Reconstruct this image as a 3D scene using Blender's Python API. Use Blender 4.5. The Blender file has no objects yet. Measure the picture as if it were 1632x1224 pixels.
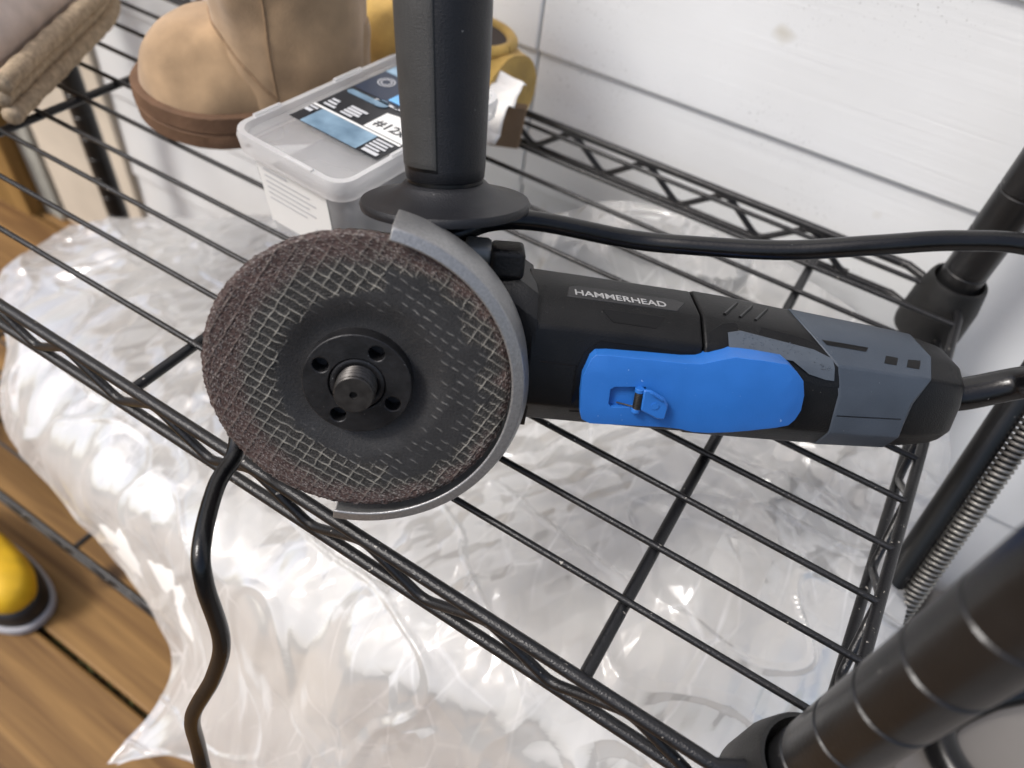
import bpy, bmesh, math, random
from mathutils import Vector, Matrix, noise
random.seed(7)
R = math.radians
S = bpy.context.scene
COL = S.collection

# ------------------------------------------------------------------ camera
cam_d = bpy.data.cameras.new('camera'); cam = bpy.data.objects.new('camera', cam_d); COL.objects.link(cam)
cx = Vector((0.847, 0.523, 0.100)).normalized()
cf = Vector((-0.290, 0.609, -0.738)); cf = (cf - cx * cf.dot(cx)).normalized()
cu = cx.cross(cf)
M = Matrix.Identity(4)
for i in range(3):
    M[i][0] = cx[i]; M[i][1] = cu[i]; M[i][2] = -cf[i]
M[0][3], M[1][3], M[2][3] = 0.0, 0.0, 0.277
cam.matrix_world = M
cam_d.sensor_width = 36; cam_d.lens = 36 * 1165 / 1632
cam_d.clip_start = .01; cam_d.clip_end = 50
cam_d.dof.use_dof = True; cam_d.dof.focus_distance = .31; cam_d.dof.aperture_fstop = 6.8
S.camera = cam

# ------------------------------------------------------------------ light
SUN_AZ, SUN_EL = 230, 52          # direction the light comes from (degrees, azimuth from +X)
w = bpy.data.worlds.new('World'); S.world = w; w.use_nodes = True
nt = w.node_tree; bg = nt.nodes['Background']; bg.inputs[1].default_value = .11
sky = nt.nodes.new('ShaderNodeTexSky'); sky.sky_type = 'NISHITA'; sky.sun_disc = False
sky.sun_elevation = R(SUN_EL); sky.sun_rotation = R(90 - SUN_AZ)
sky.air_density = 1.0; sky.dust_density = 4.0; sky.ozone_density = 1.0
nt.links.new(sky.outputs[0], bg.inputs[0])
sd = bpy.data.lights.new('sun', 'SUN'); sd.energy = 1.5; sd.angle = R(13); sd.color = (1, .985, .965)
sun = bpy.data.objects.new('sun', sd); COL.objects.link(sun)
dv = Vector((math.cos(R(SUN_AZ)) * math.cos(R(SUN_EL)), math.sin(R(SUN_AZ)) * math.cos(R(SUN_EL)), math.sin(R(SUN_EL))))
sun.rotation_euler = dv.to_track_quat('Z', 'Y').to_euler()
S.view_settings.view_transform = 'Standard'; S.view_settings.look = 'None'
S.view_settings.exposure = .68; S.view_settings.gamma = 1

# ------------------------------------------------------------------ material helper
def mat(name, col, rough=.5, metal=0., spec=.5, bump=0., bscale=200., var=0., vscale=30., specks=0., speck_col=(.6, .6, .58), sscale=400., coat=0., sheen=0., col2=None):
    m = bpy.data.materials.new(name); m.use_nodes = True
    t = m.node_tree; p = t.nodes['Principled BSDF']; L = t.links.new
    p.inputs['Roughness'].default_value = rough; p.inputs['Metallic'].default_value = metal
    p.inputs['Specular IOR Level'].default_value = spec; p.inputs['Coat Weight'].default_value = coat
    p.inputs['Sheen Weight'].default_value = sheen
    tc = t.nodes.new('ShaderNodeTexCoord'); out = None
    c = (*col, 1); p.inputs['Base Color'].default_value = c
    def nz(scale, detail=4):
        n = t.nodes.new('ShaderNodeTexNoise'); n.inputs['Scale'].default_value = scale; n.inputs['Detail'].default_value = detail
        L(tc.outputs['Object'], n.inputs['Vector']); return n
    if var > 0:
        n = nz(vscale); r = t.nodes.new('ShaderNodeValToRGB')
        r.color_ramp.elements[0].position = .3; r.color_ramp.elements[1].position = .7
        lo = tuple(x * (1 - var) for x in col) if col2 is None else col2
        hi = tuple(min(1, x * (1 + var * .6)) for x in col) if col2 is None else col
        r.color_ramp.elements[0].color = (*lo, 1); r.color_ramp.elements[1].color = (*hi, 1)
        L(n.outputs['Fac'], r.inputs['Fac']); out = r.outputs['Color']
        mr = t.nodes.new('ShaderNodeMapRange'); mr.inputs['To Min'].default_value = rough * .85; mr.inputs['To Max'].default_value = min(1, rough * 1.2)
        L(n.outputs['Fac'], mr.inputs['Value']); L(mr.outputs[0], p.inputs['Roughness'])
    if specks > 0:
        n = nz(sscale, 2); r = t.nodes.new('ShaderNodeValToRGB')
        r.color_ramp.elements[0].position = 1 - specks; r.color_ramp.elements[1].position = 1 - specks + .03
        r.color_ramp.elements[0].color = (0, 0, 0, 1); r.color_ramp.elements[1].color = (.8, .8, .8, 1)
        L(n.outputs['Fac'], r.inputs['Fac'])
        x = t.nodes.new('ShaderNodeMix'); x.data_type = 'RGBA'
        L(r.outputs['Color'], x.inputs[0])
        if out is None: x.inputs[6].default_value = c
        else: L(out, x.inputs[6])
        x.inputs[7].default_value = (*speck_col, 1); out = x.outputs[2]
    if out is not None: L(out, p.inputs['Base Color'])
    if bump > 0:
        n = nz(bscale, 6); b = t.nodes.new('ShaderNodeBump'); b.inputs['Strength'].default_value = bump; b.inputs['Distance'].default_value = .001
        L(n.outputs['Fac'], b.inputs['Height']); L(b.outputs[0], p.inputs['Normal'])
    return m

MT = {}
MT['black_plastic'] = mat('black_plastic', (.0055, .0055, .006), .38, spec=.30, bump=.25, bscale=1500, var=.25, vscale=60, specks=.235, sscale=900, speck_col=(.22, .21, .2))
MT['black_gloss'] = mat('black_gloss', (.004, .004, .0045), .3, spec=.3, var=.2, vscale=80)
MT['handle_rubber'] = mat('handle_rubber', (.009, .0095, .012), .42, spec=.42, bump=.3, bscale=1800, var=.2, vscale=50, specks=.24, sscale=500, speck_col=(.3, .3, .3))
MT['grip_insert'] = mat('grip_insert', (.042, .042, .041), .5, spec=.4, bump=.35, bscale=2200, var=.15, vscale=70)
MT['grey_plastic'] = mat('grey_plastic', (.047, .060, .080), .5, bump=.2, bscale=1500, var=.12, vscale=60, specks=.235, sscale=700, speck_col=(.3, .3, .3))
MT['pad_rubber'] = mat('pad_rubber', (.066, .081, .102), .6, bump=.12, bscale=900, var=.08, vscale=200, specks=.25, sscale=800, speck_col=(.25, .26, .28))
MT['blue_plastic'] = mat('blue_plastic', (.02, .14, .48), .40, bump=.12, bscale=1500, var=.05, vscale=90, specks=.25, sscale=500, speck_col=(.25, .4, .7))
MT['head_metal'] = mat('head_metal', (.007, .007, .0075), .45, spec=.33, bump=.3, bscale=900, var=.25, vscale=90)
MT['guard_paint'] = mat('guard_paint', (.30, .30, .30), .34, metal=.6, bump=.25, bscale=1600, var=.16, vscale=900, specks=.27, sscale=1600, speck_col=(.6, .6, .6))
MT['knob_grey'] = mat('knob_grey', (.22, .22, .21), .45, metal=.6, var=.15)
MT['black_oxide'] = mat('black_oxide', (.028, .028, .03), .38, metal=.55, bump=.15, bscale=700, var=.3, vscale=150, specks=.26, sscale=900, speck_col=(.25, .25, .25))
MT['thread_steel'] = mat('thread_steel', (.055, .052, .05), .36, metal=.7, var=.35, vscale=300)
MT['cord_rubber'] = mat('cord_rubber', (.005, .005, .0055), .24, spec=.45, bump=.1, bscale=800, var=.25, vscale=90, specks=.23, sscale=600, speck_col=(.2, .2, .2))
MT['powder_black'] = mat('powder_black', (.008, .008, .009), .3, spec=.45, bump=.3, bscale=1200, var=.3, vscale=60, specks=.285, sscale=420, speck_col=(.32, .3, .27))
MT['post_black'] = mat('post_black', (.010, .010, .0105), .3, spec=.42, bump=.12, bscale=700, var=.3, vscale=40, specks=.25, sscale=260, speck_col=(.2, .19, .18))
MT['collar_black'] = mat('collar_black', (.010, .010, .010), .5, spec=.4, bump=.3, bscale=1200, var=.3, vscale=60)
MT['letter'] = mat('letter', (.34, .34, .34), .5)
MT['plate_grey'] = mat('plate_grey', (.022, .022, .023), .5, spec=.35, bump=.2, bscale=1500)
MT['suede'] = mat('suede', (.42, .285, .165), .95, spec=.1, bump=.3, bscale=900, var=.38, vscale=28, sheen=.35)
MT['sole_brown'] = mat('sole_brown', (.15, .085, .05), .75, spec=.25, bump=.5, bscale=300, var=.25, vscale=60)
MT['stitch'] = mat('stitch', (.30, .195, .11), .9, var=.2, vscale=300)
MT['rope'] = mat('rope', (.46, .36, .25), .95, spec=.1, bump=1., bscale=900, var=.3, vscale=260)
MT['linen'] = mat('linen', (.62, .53, .47), .95, spec=.1, bump=.6, bscale=700, var=.15, vscale=60)
MT['mustard'] = mat('mustard', (.56, .36, .10), .85, spec=.2, bump=.5, bscale=500, var=.25, vscale=50, sheen=.2)
MT['dark_lining'] = mat('dark_lining', (.06, .045, .035), .9)  # dark colour standing for the shade inside shoe openings
MT['tissue'] = mat('tissue', (.78, .76, .73), .7, bump=.5, bscale=120)
MT['cardboard'] = mat('cardboard', (.24, .165, .105), .9, spec=.15, bump=.3, bscale=300, var=.2, vscale=50)
MT['label_black'] = mat('label_black', (.018, .02, .024), .4)
MT['label_white'] = mat('label_white', (.78, .78, .76), .5)
MT['label_blue'] = mat('label_blue', (.30, .44, .56), .4, var=.6, vscale=45, col2=(.07, .13, .19))
MT['label_sky'] = mat('label_sky', (.16, .42, .75), .4, var=.3, vscale=90)
MT['label_navy'] = mat('label_navy', (.02, .03, .055), .4)
MT['print_grey'] = mat('print_grey', (.5, .5, .51), .6)
MT['print_pale'] = mat('print_pale', (.55, .56, .58), .6)
MT['screws'] = mat('screws', (.16, .165, .18), .35, metal=.6, bump=1., bscale=160, var=.6, vscale=140)
MT['spring_steel'] = mat('spring_steel', (.27, .26, .24), .4, metal=.85, var=.45, vscale=120)
MT['beige_paint'] = mat('beige_paint', (.60, .53, .43), .7, bump=.3, bscale=60, var=.14, vscale=9)
MT['trim_grey'] = mat('trim_grey', (.36, .36, .32), .7, var=.2, vscale=14)
MT['pale_panel'] = mat('pale_panel', (.21, .195, .18), .7, bump=.2, bscale=40, var=.15, vscale=7)
MT['yellow'] = mat('yellow', (.72, .44, .015), .5, var=.2, vscale=40)
MT['shoe_black'] = mat('shoe_black', (.015, .015, .016), .5, var=.3, vscale=50)
MT['shoe_grey'] = mat('shoe_grey', (.36, .36, .38), .6)
MT['cushion'] = mat('cushion', (.84, .83, .80), .85, bump=.4, bscale=40, var=.34, vscale=6, col2=(.60, .52, .41))

def wood(name, a, b, scale=(3, 60, 60), knots=True):
    m = bpy.data.materials.new(name); m.use_nodes = True; t = m.node_tree; L = t.links.new; p = t.nodes['Principled BSDF']
    p.inputs['Roughness'].default_value = .62; p.inputs['Specular IOR Level'].default_value = .3
    tc = t.nodes.new('ShaderNodeTexCoord'); mp = t.nodes.new('ShaderNodeMapping'); mp.inputs['Scale'].default_value = scale
    oi = t.nodes.new('ShaderNodeObjectInfo'); ad = t.nodes.new('ShaderNodeVectorMath'); ad.operation = 'ADD'
    ml = t.nodes.new('ShaderNodeMath'); ml.operation = 'MULTIPLY'; ml.inputs[1].default_value = 37
    L(oi.outputs['Random'], ml.inputs[0]); L(tc.outputs['Object'], mp.inputs[0]); L(mp.outputs[0], ad.inputs[0]); L(ml.outputs[0], ad.inputs[1])
    n = t.nodes.new('ShaderNodeTexNoise'); n.inputs['Scale'].default_value = 1; n.inputs['Detail'].default_value = 7; n.inputs['Distortion'].default_value = .6
    L(ad.outputs[0], n.inputs['Vector'])
    r = t.nodes.new('ShaderNodeValToRGB'); r.color_ramp.elements[0].position = .32; r.color_ramp.elements[1].position = .68
    r.color_ramp.elements[0].color = (*a, 1); r.color_ramp.elements[1].color = (*b, 1); L(n.outputs['Fac'], r.inputs['Fac'])
    v = t.nodes.new('ShaderNodeTexVoronoi'); v.inputs['Scale'].default_value = 7; L(tc.outputs['Object'], v.inputs['Vector'])
    k = t.nodes.new('ShaderNodeMapRange'); k.inputs['From Min'].default_value = .06; k.inputs['From Max'].default_value = .14
    L(v.outputs['Distance'], k.inputs['Value'])
    x = t.nodes.new('ShaderNodeMix'); x.data_type = 'RGBA'; L(k.outputs[0], x.inputs[0]); L(r.outputs['Color'], x.inputs[7])
    x.inputs[6].default_value = (a[0] * .35, a[1] * .33, a[2] * .3, 1); L(x.outputs[2], p.inputs['Base Color'])
    bp = t.nodes.new('ShaderNodeBump'); bp.inputs['Strength'].default_value = .3; bp.inputs['Distance'].default_value = .002
    L(n.outputs['Fac'], bp.inputs['Height']); L(bp.outputs[0], p.inputs['Normal'])
    return m
MT['deck_wood'] = wood('deck_wood', (.105, .050, .014), (.275, .155, .052))
MT['post_wood'] = wood('post_wood', (.17, .095, .025), (.33, .19, .06), scale=(60, 60, 3))

def wall_paint():
    m = bpy.data.materials.new('wall_paint'); m.use_nodes = True; t = m.node_tree; L = t.links.new; p = t.nodes['Principled BSDF']
    p.inputs['Roughness'].default_value = .5
    tc = t.nodes.new('ShaderNodeNewGeometry')
    def nz(sc, d=4, vec=None):
        n = t.nodes.new('ShaderNodeTexNoise'); n.inputs['Scale'].default_value = sc; n.inputs['Detail'].default_value = d
        L(vec or tc.outputs['Position'], n.inputs['Vector']); return n
    def ramp(src, p0, c0, p1, c1):
        r = t.nodes.new('ShaderNodeValToRGB'); e = r.color_ramp.elements
        e[0].position = p0; e[0].color = (*c0, 1); e[1].position = p1; e[1].color = (*c1, 1); L(src, r.inputs['Fac']); return r.outputs['Color']
    def mul(a, b):
        x = t.nodes.new('ShaderNodeMix'); x.data_type = 'RGBA'; x.blend_type = 'MULTIPLY'; x.inputs[0].default_value = 1
        L(a, x.inputs[6]); L(b, x.inputs[7]); return x.outputs[2]
    base = ramp(nz(6).outputs['Fac'], .3, (.70, .71, .71), .7, (.79, .805, .81))
    # fine black mildew specks, dense only in patches
    sp = ramp(nz(520, 2).outputs['Fac'], .66, (0, 0, 0), .70, (1, 1, 1))
    pt = ramp(nz(7, 3).outputs['Fac'], .50, (0, 0, 0), .66, (.75, .75, .75))
    x = t.nodes.new('ShaderNodeMix'); x.data_type = 'RGBA'; L(mul(sp, pt), x.inputs[0]); L(base, x.inputs[6]); x.inputs[7].default_value = (.28, .28, .27, 1)
    st = ramp(nz(15, 3).outputs['Fac'], .70, (1, 1, 1), .76, (.78, .74, .66))
    L(mul(x.outputs[2], st), p.inputs['Base Color'])
    mp = t.nodes.new('ShaderNodeMapping'); mp.inputs['Scale'].default_value = (6, 6, 320); L(tc.outputs['Position'], mp.inputs[0])
    g = nz(1, 5, mp.outputs[0]); bp = t.nodes.new('ShaderNodeBump'); bp.inputs['Strength'].default_value = .13; bp.inputs['Distance'].default_value = .002
    L(g.outputs['Fac'], bp.inputs['Height']); L(bp.outputs[0], p.inputs['Normal'])
    return m
MT['wall_paint'] = wall_paint()

def film(name, alpha, rough, tint, trans=.35, bump=.18):
    m = bpy.data.materials.new(name); m.use_nodes = True; t = m.node_tree; L = t.links.new; p = t.nodes['Principled BSDF']
    p.inputs['Base Color'].default_value = (*tint, 1); p.inputs['Roughness'].default_value = rough
    p.inputs['Specular IOR Level'].default_value = .8; p.inputs['Coat Weight'].default_value = .6; p.inputs['Coat Roughness'].default_value = .07
    tc = t.nodes.new('ShaderNodeTexCoord')
    n = t.nodes.new('ShaderNodeTexNoise'); n.inputs['Scale'].default_value = 22; n.inputs['Detail'].default_value = 3; n.inputs['Distortion'].default_value = 1.0
    L(tc.outputs['Object'], n.inputs['Vector'])
    b = t.nodes.new('ShaderNodeBump'); b.inputs['Strength'].default_value = bump; b.inputs['Distance'].default_value = .004
    L(n.outputs['Fac'], b.inputs['Height']); L(b.outputs[0], p.inputs['Normal']); L(b.outputs[0], p.inputs['Coat Normal'])
    tl = t.nodes.new('ShaderNodeBsdfTranslucent'); tl.inputs[0].default_value = (*tint, 1)
    mx = t.nodes.new('ShaderNodeMixShader'); mx.inputs[0].default_value = trans; L(p.outputs[0], mx.inputs[1]); L(tl.outputs[0], mx.inputs[2])
    tr = t.nodes.new('ShaderNodeBsdfTransparent'); m2 = t.nodes.new('ShaderNodeMixShader')
    lw = t.nodes.new('ShaderNodeLayerWeight'); lw.inputs[0].default_value = .35
    mr = t.nodes.new('ShaderNodeMapRange'); mr.inputs['To Min'].default_value = alpha; mr.inputs['To Max'].default_value = min(1, alpha + .35)
    cl = t.nodes.new('ShaderNodeTexNoise'); cl.inputs['Scale'].default_value = 9; cl.inputs['Detail'].default_value = 3; L(tc.outputs['Object'], cl.inputs['Vector'])
    cm = t.nodes.new('ShaderNodeMapRange'); cm.inputs['From Min'].default_value = .35; cm.inputs['From Max'].default_value = .65; cm.inputs['To Min'].default_value = -.12; cm.inputs['To Max'].default_value = .12; L(cl.outputs['Fac'], cm.inputs['Value'])
    sm_ = t.nodes.new('ShaderNodeMath'); sm_.operation = 'ADD'; sm_.use_clamp = True
    L(lw.outputs['Facing'], mr.inputs['Value']); L(mr.outputs[0], sm_.inputs[0]); L(cm.outputs[0], sm_.inputs[1]); L(sm_.outputs[0], m2.inputs[0])
    L(tr.outputs[0], m2.inputs[1]); L(mx.outputs[0], m2.inputs[2]); L(m2.outputs[0], t.nodes['Material Output'].inputs['Surface'])
    return m
def crinkle_film():
    m = bpy.data.materials.new('bag_film'); m.use_nodes = True; t = m.node_tree; L = t.links.new
    t.nodes.remove(t.nodes['Principled BSDF']); out = t.nodes['Material Output']
    tc = t.nodes.new('ShaderNodeTexCoord'); ge = t.nodes.new('ShaderNodeNewGeometry')
    wn = t.nodes.new('ShaderNodeTexNoise'); wn.inputs['Scale'].default_value = 11; wn.inputs['Detail'].default_value = 2; L(tc.outputs['Object'], wn.inputs['Vector'])
    def vm(op, a, b=None, c=None):
        n = t.nodes.new('ShaderNodeVectorMath'); n.operation = op
        for i, v in enumerate((a, b)):
            if v is None: continue
            if isinstance(v, tuple): n.inputs[i].default_value = v
            else: L(v, n.inputs[i])
        if c is not None:
            if isinstance(c, float): n.inputs['Scale'].default_value = c
            else: L(c, n.inputs['Scale'])
        return n.outputs[0]
    def mm(op, a, b):
        n = t.nodes.new('ShaderNodeMath'); n.operation = op
        for i, v in enumerate((a, b)):
            if isinstance(v, (int, float)): n.inputs[i].default_value = v
            else: L(v, n.inputs[i])
        return n.outputs[0]
    warp = vm('SCALE', vm('SUBTRACT', wn.outputs['Color'], (.5, .5, .5)), c=.014)
    co = vm('ADD', tc.outputs['Object'], warp)
    nrm = ge.outputs['Normal']; edges = []
    for sc, rot, stretch, k, gs, g0 in ((7, .5, (1, .5, .8), .12, 0, 0), (17, 1.9, (1, .35, .7), .26, 5, .47), (38, .9, (1, .3, .6), .34, 7, .52), (80, 2.5, (1, .25, .6), .40, 9, .60)):
        mp = t.nodes.new('ShaderNodeMapping'); mp.inputs['Rotation'].default_value = (0, 0, rot); mp.inputs['Scale'].default_value = stretch; L(co, mp.inputs[0])
        v = t.nodes.new('ShaderNodeTexVoronoi'); v.inputs['Scale'].default_value = sc; L(mp.outputs[0], v.inputs['Vector'])
        d = vm('SUBTRACT', v.outputs['Color'], (.5, .5, .5))
        if sc < 50:
            ve = t.nodes.new('ShaderNodeTexVoronoi'); ve.feature = 'DISTANCE_TO_EDGE'; ve.inputs['Scale'].default_value = sc; L(mp.outputs[0], ve.inputs['Vector'])
            er = t.nodes.new('ShaderNodeMapRange'); er.inputs['From Min'].default_value = .0; er.inputs['From Max'].default_value = .0012 * sc; er.inputs['To Min'].default_value = 1.; er.inputs['To Max'].default_value = 0.; L(ve.outputs['Distance'], er.inputs['Value'])
            eg = t.nodes.new('ShaderNodeTexNoise'); eg.inputs['Scale'].default_value = 14; L(vm('ADD', tc.outputs['Object'], (sc * .2, 0., 1.)), eg.inputs['Vector'])
            e2 = t.nodes.new('ShaderNodeMapRange'); e2.inputs['From Min'].default_value = .48; e2.inputs['From Max'].default_value = .64; e2.inputs['To Max'].default_value = .34; L(eg.outputs['Fac'], e2.inputs['Value'])
            edges.append(mm('MULTIPLY', er.outputs[0], e2.outputs[0]))
        if gs:
            g = t.nodes.new('ShaderNodeTexNoise'); g.inputs['Scale'].default_value = gs; g.inputs['Detail'].default_value = 2
            L(vm('ADD', tc.outputs['Object'], (sc * .37, sc * .11, 0.)), g.inputs['Vector'])
            r = t.nodes.new('ShaderNodeMapRange'); r.inputs['From Min'].default_value = g0; r.inputs['From Max'].default_value = g0 + .1; r.inputs['To Max'].default_value = k; L(g.outputs['Fac'], r.inputs['Value'])
            d = vm('SCALE', d, c=r.outputs[0])
        else: d = vm('SCALE', d, c=k)
        nrm = vm('ADD', nrm, d)
    nrm = vm('NORMALIZE', nrm)
    df = t.nodes.new('ShaderNodeBsdfDiffuse'); df.inputs[0].default_value = (.86, .86, .855, 1); L(nrm, df.inputs['Normal'])
    tl = t.nodes.new('ShaderNodeBsdfTranslucent'); tl.inputs[0].default_value = (.86, .86, .85, 1); L(nrm, tl.inputs['Normal'])
    mx = t.nodes.new('ShaderNodeMixShader'); mx.inputs[0].default_value = .45; L(df.outputs[0], mx.inputs[1]); L(tl.outputs[0], mx.inputs[2])
    tr = t.nodes.new('ShaderNodeBsdfTransparent'); tr.inputs[0].default_value = (.97, .97, .97, 1)
    cl = t.nodes.new('ShaderNodeTexNoise'); cl.inputs['Scale'].default_value = 8; cl.inputs['Detail'].default_value = 3; L(co, cl.inputs['Vector'])
    cm = t.nodes.new('ShaderNodeMapRange'); cm.inputs['From Min'].default_value = .35; cm.inputs['From Max'].default_value = .65; cm.inputs['To Min'].default_value = .44; cm.inputs['To Max'].default_value = .68; L(cl.outputs['Fac'], cm.inputs['Value'])
    lw = t.nodes.new('ShaderNodeLayerWeight'); lw.inputs[0].default_value = .3; L(nrm, lw.inputs['Normal'])
    al = mm('MINIMUM', mm('ADD', cm.outputs[0], mm('MULTIPLY', lw.outputs['Facing'], .38)), 1.)
    for e_ in edges: al = mm('MINIMUM', mm('ADD', al, e_), 1.)
    m2 = t.nodes.new('ShaderNodeMixShader'); L(al, m2.inputs[0]); L(tr.outputs[0], m2.inputs[1]); L(mx.outputs[0], m2.inputs[2])
    gl = t.nodes.new('ShaderNodeBsdfGlossy'); gl.inputs['Roughness'].default_value = .15; L(nrm, gl.inputs['Normal'])
    fr = t.nodes.new('ShaderNodeFresnel'); fr.inputs['IOR'].default_value = 1.5; L(nrm, fr.inputs['Normal'])
    fm = mm('MINIMUM', mm('MULTIPLY', fr.outputs[0], 1.0), .35)
    m3 = t.nodes.new('ShaderNodeMixShader'); L(fm, m3.inputs[0]); L(m2.outputs[0], m3.inputs[1]); L(gl.outputs[0], m3.inputs[2])
    L(m3.outputs[0], out.inputs['Surface'])
    return m
MT['bag_film'] = crinkle_film()
MT['tub_plastic'] = film('tub_plastic', .22, .25, (.80, .81, .82), bump=.05)
MT['lid_plastic'] = film('lid_plastic', .14, .38, (.74, .74, .74), bump=.05)
MT['lid_rim'] = film('lid_rim', .5, .3, (.82, .82, .82), bump=.05)

def attr_disc_mat():
    m = bpy.data.materials.new('abrasive'); m.use_nodes = True; t = m.node_tree; L = t.links.new; p = t.nodes['Principled BSDF']
    a = t.nodes.new('ShaderNodeAttribute'); a.attribute_name = 'tone'; L(a.outputs['Color'], p.inputs['Base Color'])
    p.inputs['Roughness'].default_value = .62; p.inputs['Specular IOR Level'].default_value = .35
    tc = t.nodes.new('ShaderNodeTexCoord'); n = t.nodes.new('ShaderNodeTexNoise'); n.inputs['Scale'].default_value = 1500; n.inputs['Detail'].default_value = 3
    L(tc.outputs['Object'], n.inputs['Vector']); b = t.nodes.new('ShaderNodeBump'); b.inputs['Strength'].default_value = .35; b.inputs['Distance'].default_value = .0006
    L(n.outputs['Fac'], b.inputs['Height']); L(b.outputs[0], p.inputs['Normal'])
    return m
MT['abrasive'] = attr_disc_mat()

# ------------------------------------------------------------------ mesh helpers
def mk(name, verts, faces, m, parent=None, smooth=False, bevel=0., seg=2, mw=None, angle=35):
    me = bpy.data.meshes.new(name); me.from_pydata([tuple(v) for v in verts], [], faces); me.validate(); me.update()
    bm = bmesh.new(); bm.from_mesh(me); bmesh.ops.recalc_face_normals(bm, faces=bm.faces); bm.to_mesh(me); bm.free()
    return mko(name, me, m, parent, smooth, bevel, seg, mw, angle)
def mko(name, me, m, parent=None, smooth=False, bevel=0., seg=2, mw=None, angle=35):
    o = bpy.data.objects.new(name, me); COL.objects.link(o)
    me.materials.append(MT[m] if isinstance(m, str) else m)
    if smooth:
        for p in me.polygons: p.use_smooth = True
        if smooth == 'auto': me.set_sharp_from_angle(angle=R(angle))
    if bevel:
        b = o.modifiers.new('bevel', 'BEVEL'); b.width = bevel; b.segments = seg; b.limit_method = 'ANGLE'; b.angle_limit = R(30)
    if mw is not None: o.matrix_world = mw
    if parent is not None:
        o.parent = parent
    return o
def empty(name, loc=(0, 0, 0)):
    o = bpy.data.objects.new(name, None); COL.objects.link(o); o.location = loc; o.empty_display_size = .02; return o
def tag(o, label=None, cat=None, group=None, kind=None):
    if label: o['label'] = label
    if cat: o['category'] = cat
    if group: o['group'] = group
    if kind: o['kind'] = kind
    return o
def catmull(pts, n=8, closed=False):
    P = [Vector(p) for p in pts]; out = []
    for i in range(len(P) - 1):
        p0 = P[max(i - 1, 0)]; p1 = P[i]; p2 = P[i + 1]; p3 = P[min(i + 2, len(P) - 1)]
        for k in range(n):
            t = k / n
            out.append(.5 * ((2 * p1) + (p2 - p0) * t + (2 * p0 - 5 * p1 + 4 * p2 - p3) * t * t + (3 * p1 - p0 - 3 * p2 + p3) * t ** 3))
    out.append(P[-1]); return out
def tube_data(path, r, seg=10, cap=True):
    P = [Vector(p) for p in path]; n = len(P)
    rr = r if callable(r) else (lambda s: r)
    T = [(P[min(i + 1, n - 1)] - P[max(i - 1, 0)]).normalized() for i in range(n)]
    a = Vector((0, 0, 1)) if abs(T[0].z) < .9 else Vector((1, 0, 0))
    N = (a - T[0] * a.dot(T[0])).normalized(); V = []; F = []
    for i in range(n):
        N = (N - T[i] * N.dot(T[i])).normalized(); Bn = T[i].cross(N); q = rr(i / (n - 1))
        for k in range(seg):
            an = 2 * math.pi * k / seg; V.append(P[i] + (N * math.cos(an) + Bn * math.sin(an)) * q)
        if i:
            for k in range(seg):
                F.append(((i - 1) * seg + k, (i - 1) * seg + (k + 1) % seg, i * seg + (k + 1) % seg, i * seg + k))
    if cap:
        F.append(tuple(range(seg))[::-1]); F.append(tuple((n - 1) * seg + k for k in range(seg)))
    return V, F
def tube(name, path, r, m, parent=None, seg=10):
    V, F = tube_data(path, r, seg); return mk(name, V, F, m, parent, 'auto', angle=60)
def lathe_data(prof, seg=48, arc=(0, 360), closed_prof=False):
    full = abs(arc[1] - arc[0]) >= 359.9; V = []; F = []; n = len(prof); k = seg if full else seg + 1
    for i in range(k):
        a = R(arc[0] + (arc[1] - arc[0]) * i / seg)
        for (r, z) in prof: V.append((r * math.cos(a), r * math.sin(a), z))
    for i in range(seg):
        j = (i + 1) % k
        for q in range(n if closed_prof else n - 1):
            q2 = (q + 1) % n; F.append((i * n + q, j * n + q, j * n + q2, i * n + q2))
    if not full and closed_prof:
        F.append(tuple(range(n))); F.append(tuple(seg * n + q for q in range(n))[::-1])
    return V, F
def loft_data(secs, cap=True):
    V = []; F = []; n = len(secs[0])
    for s in secs: V += list(s)
    for i in range(len(secs) - 1):
        for k in range(n): F.append((i * n + k, i * n + (k + 1) % n, (i + 1) * n + (k + 1) % n, (i + 1) * n + k))
    if cap:
        F.append(tuple(range(n))[::-1]); F.append(tuple((len(secs) - 1) * n + k for k in range(n)))
    return V, F
def box_data(x0, x1, y0, y1, z0, z1):
    V = [(x, y, z) for x in (x0, x1) for y in (y0, y1) for z in (z0, z1)]
    F = [(0, 1, 3, 2), (4, 6, 7, 5), (0, 4, 5, 1), (2, 3, 7, 6), (0, 2, 6, 4), (1, 5, 7, 3)]
    return V, F
def text_mesh(name, body, size, extr, m, parent, mw):
    c = bpy.data.curves.new('t', 'FONT'); c.body = body; c.size = size; c.extrude = extr; c.resolution_u = 3
    c.offset = size * .012
    o = bpy.data.objects.new('t', c); COL.objects.link(o)
    dg = bpy.context.evaluated_depsgraph_get(); me = bpy.data.meshes.new_from_object(o.evaluated_get(dg))
    bpy.data.objects.remove(o); me.name = name
    xs = [v.co.x for v in me.vertices]; x0, x1 = min(xs), max(xs)
    for v in me.vertices: v.co.x -= x0
    o = mko(name, me, m, parent); o.matrix_local = mw
    return o, x1 - x0

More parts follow.
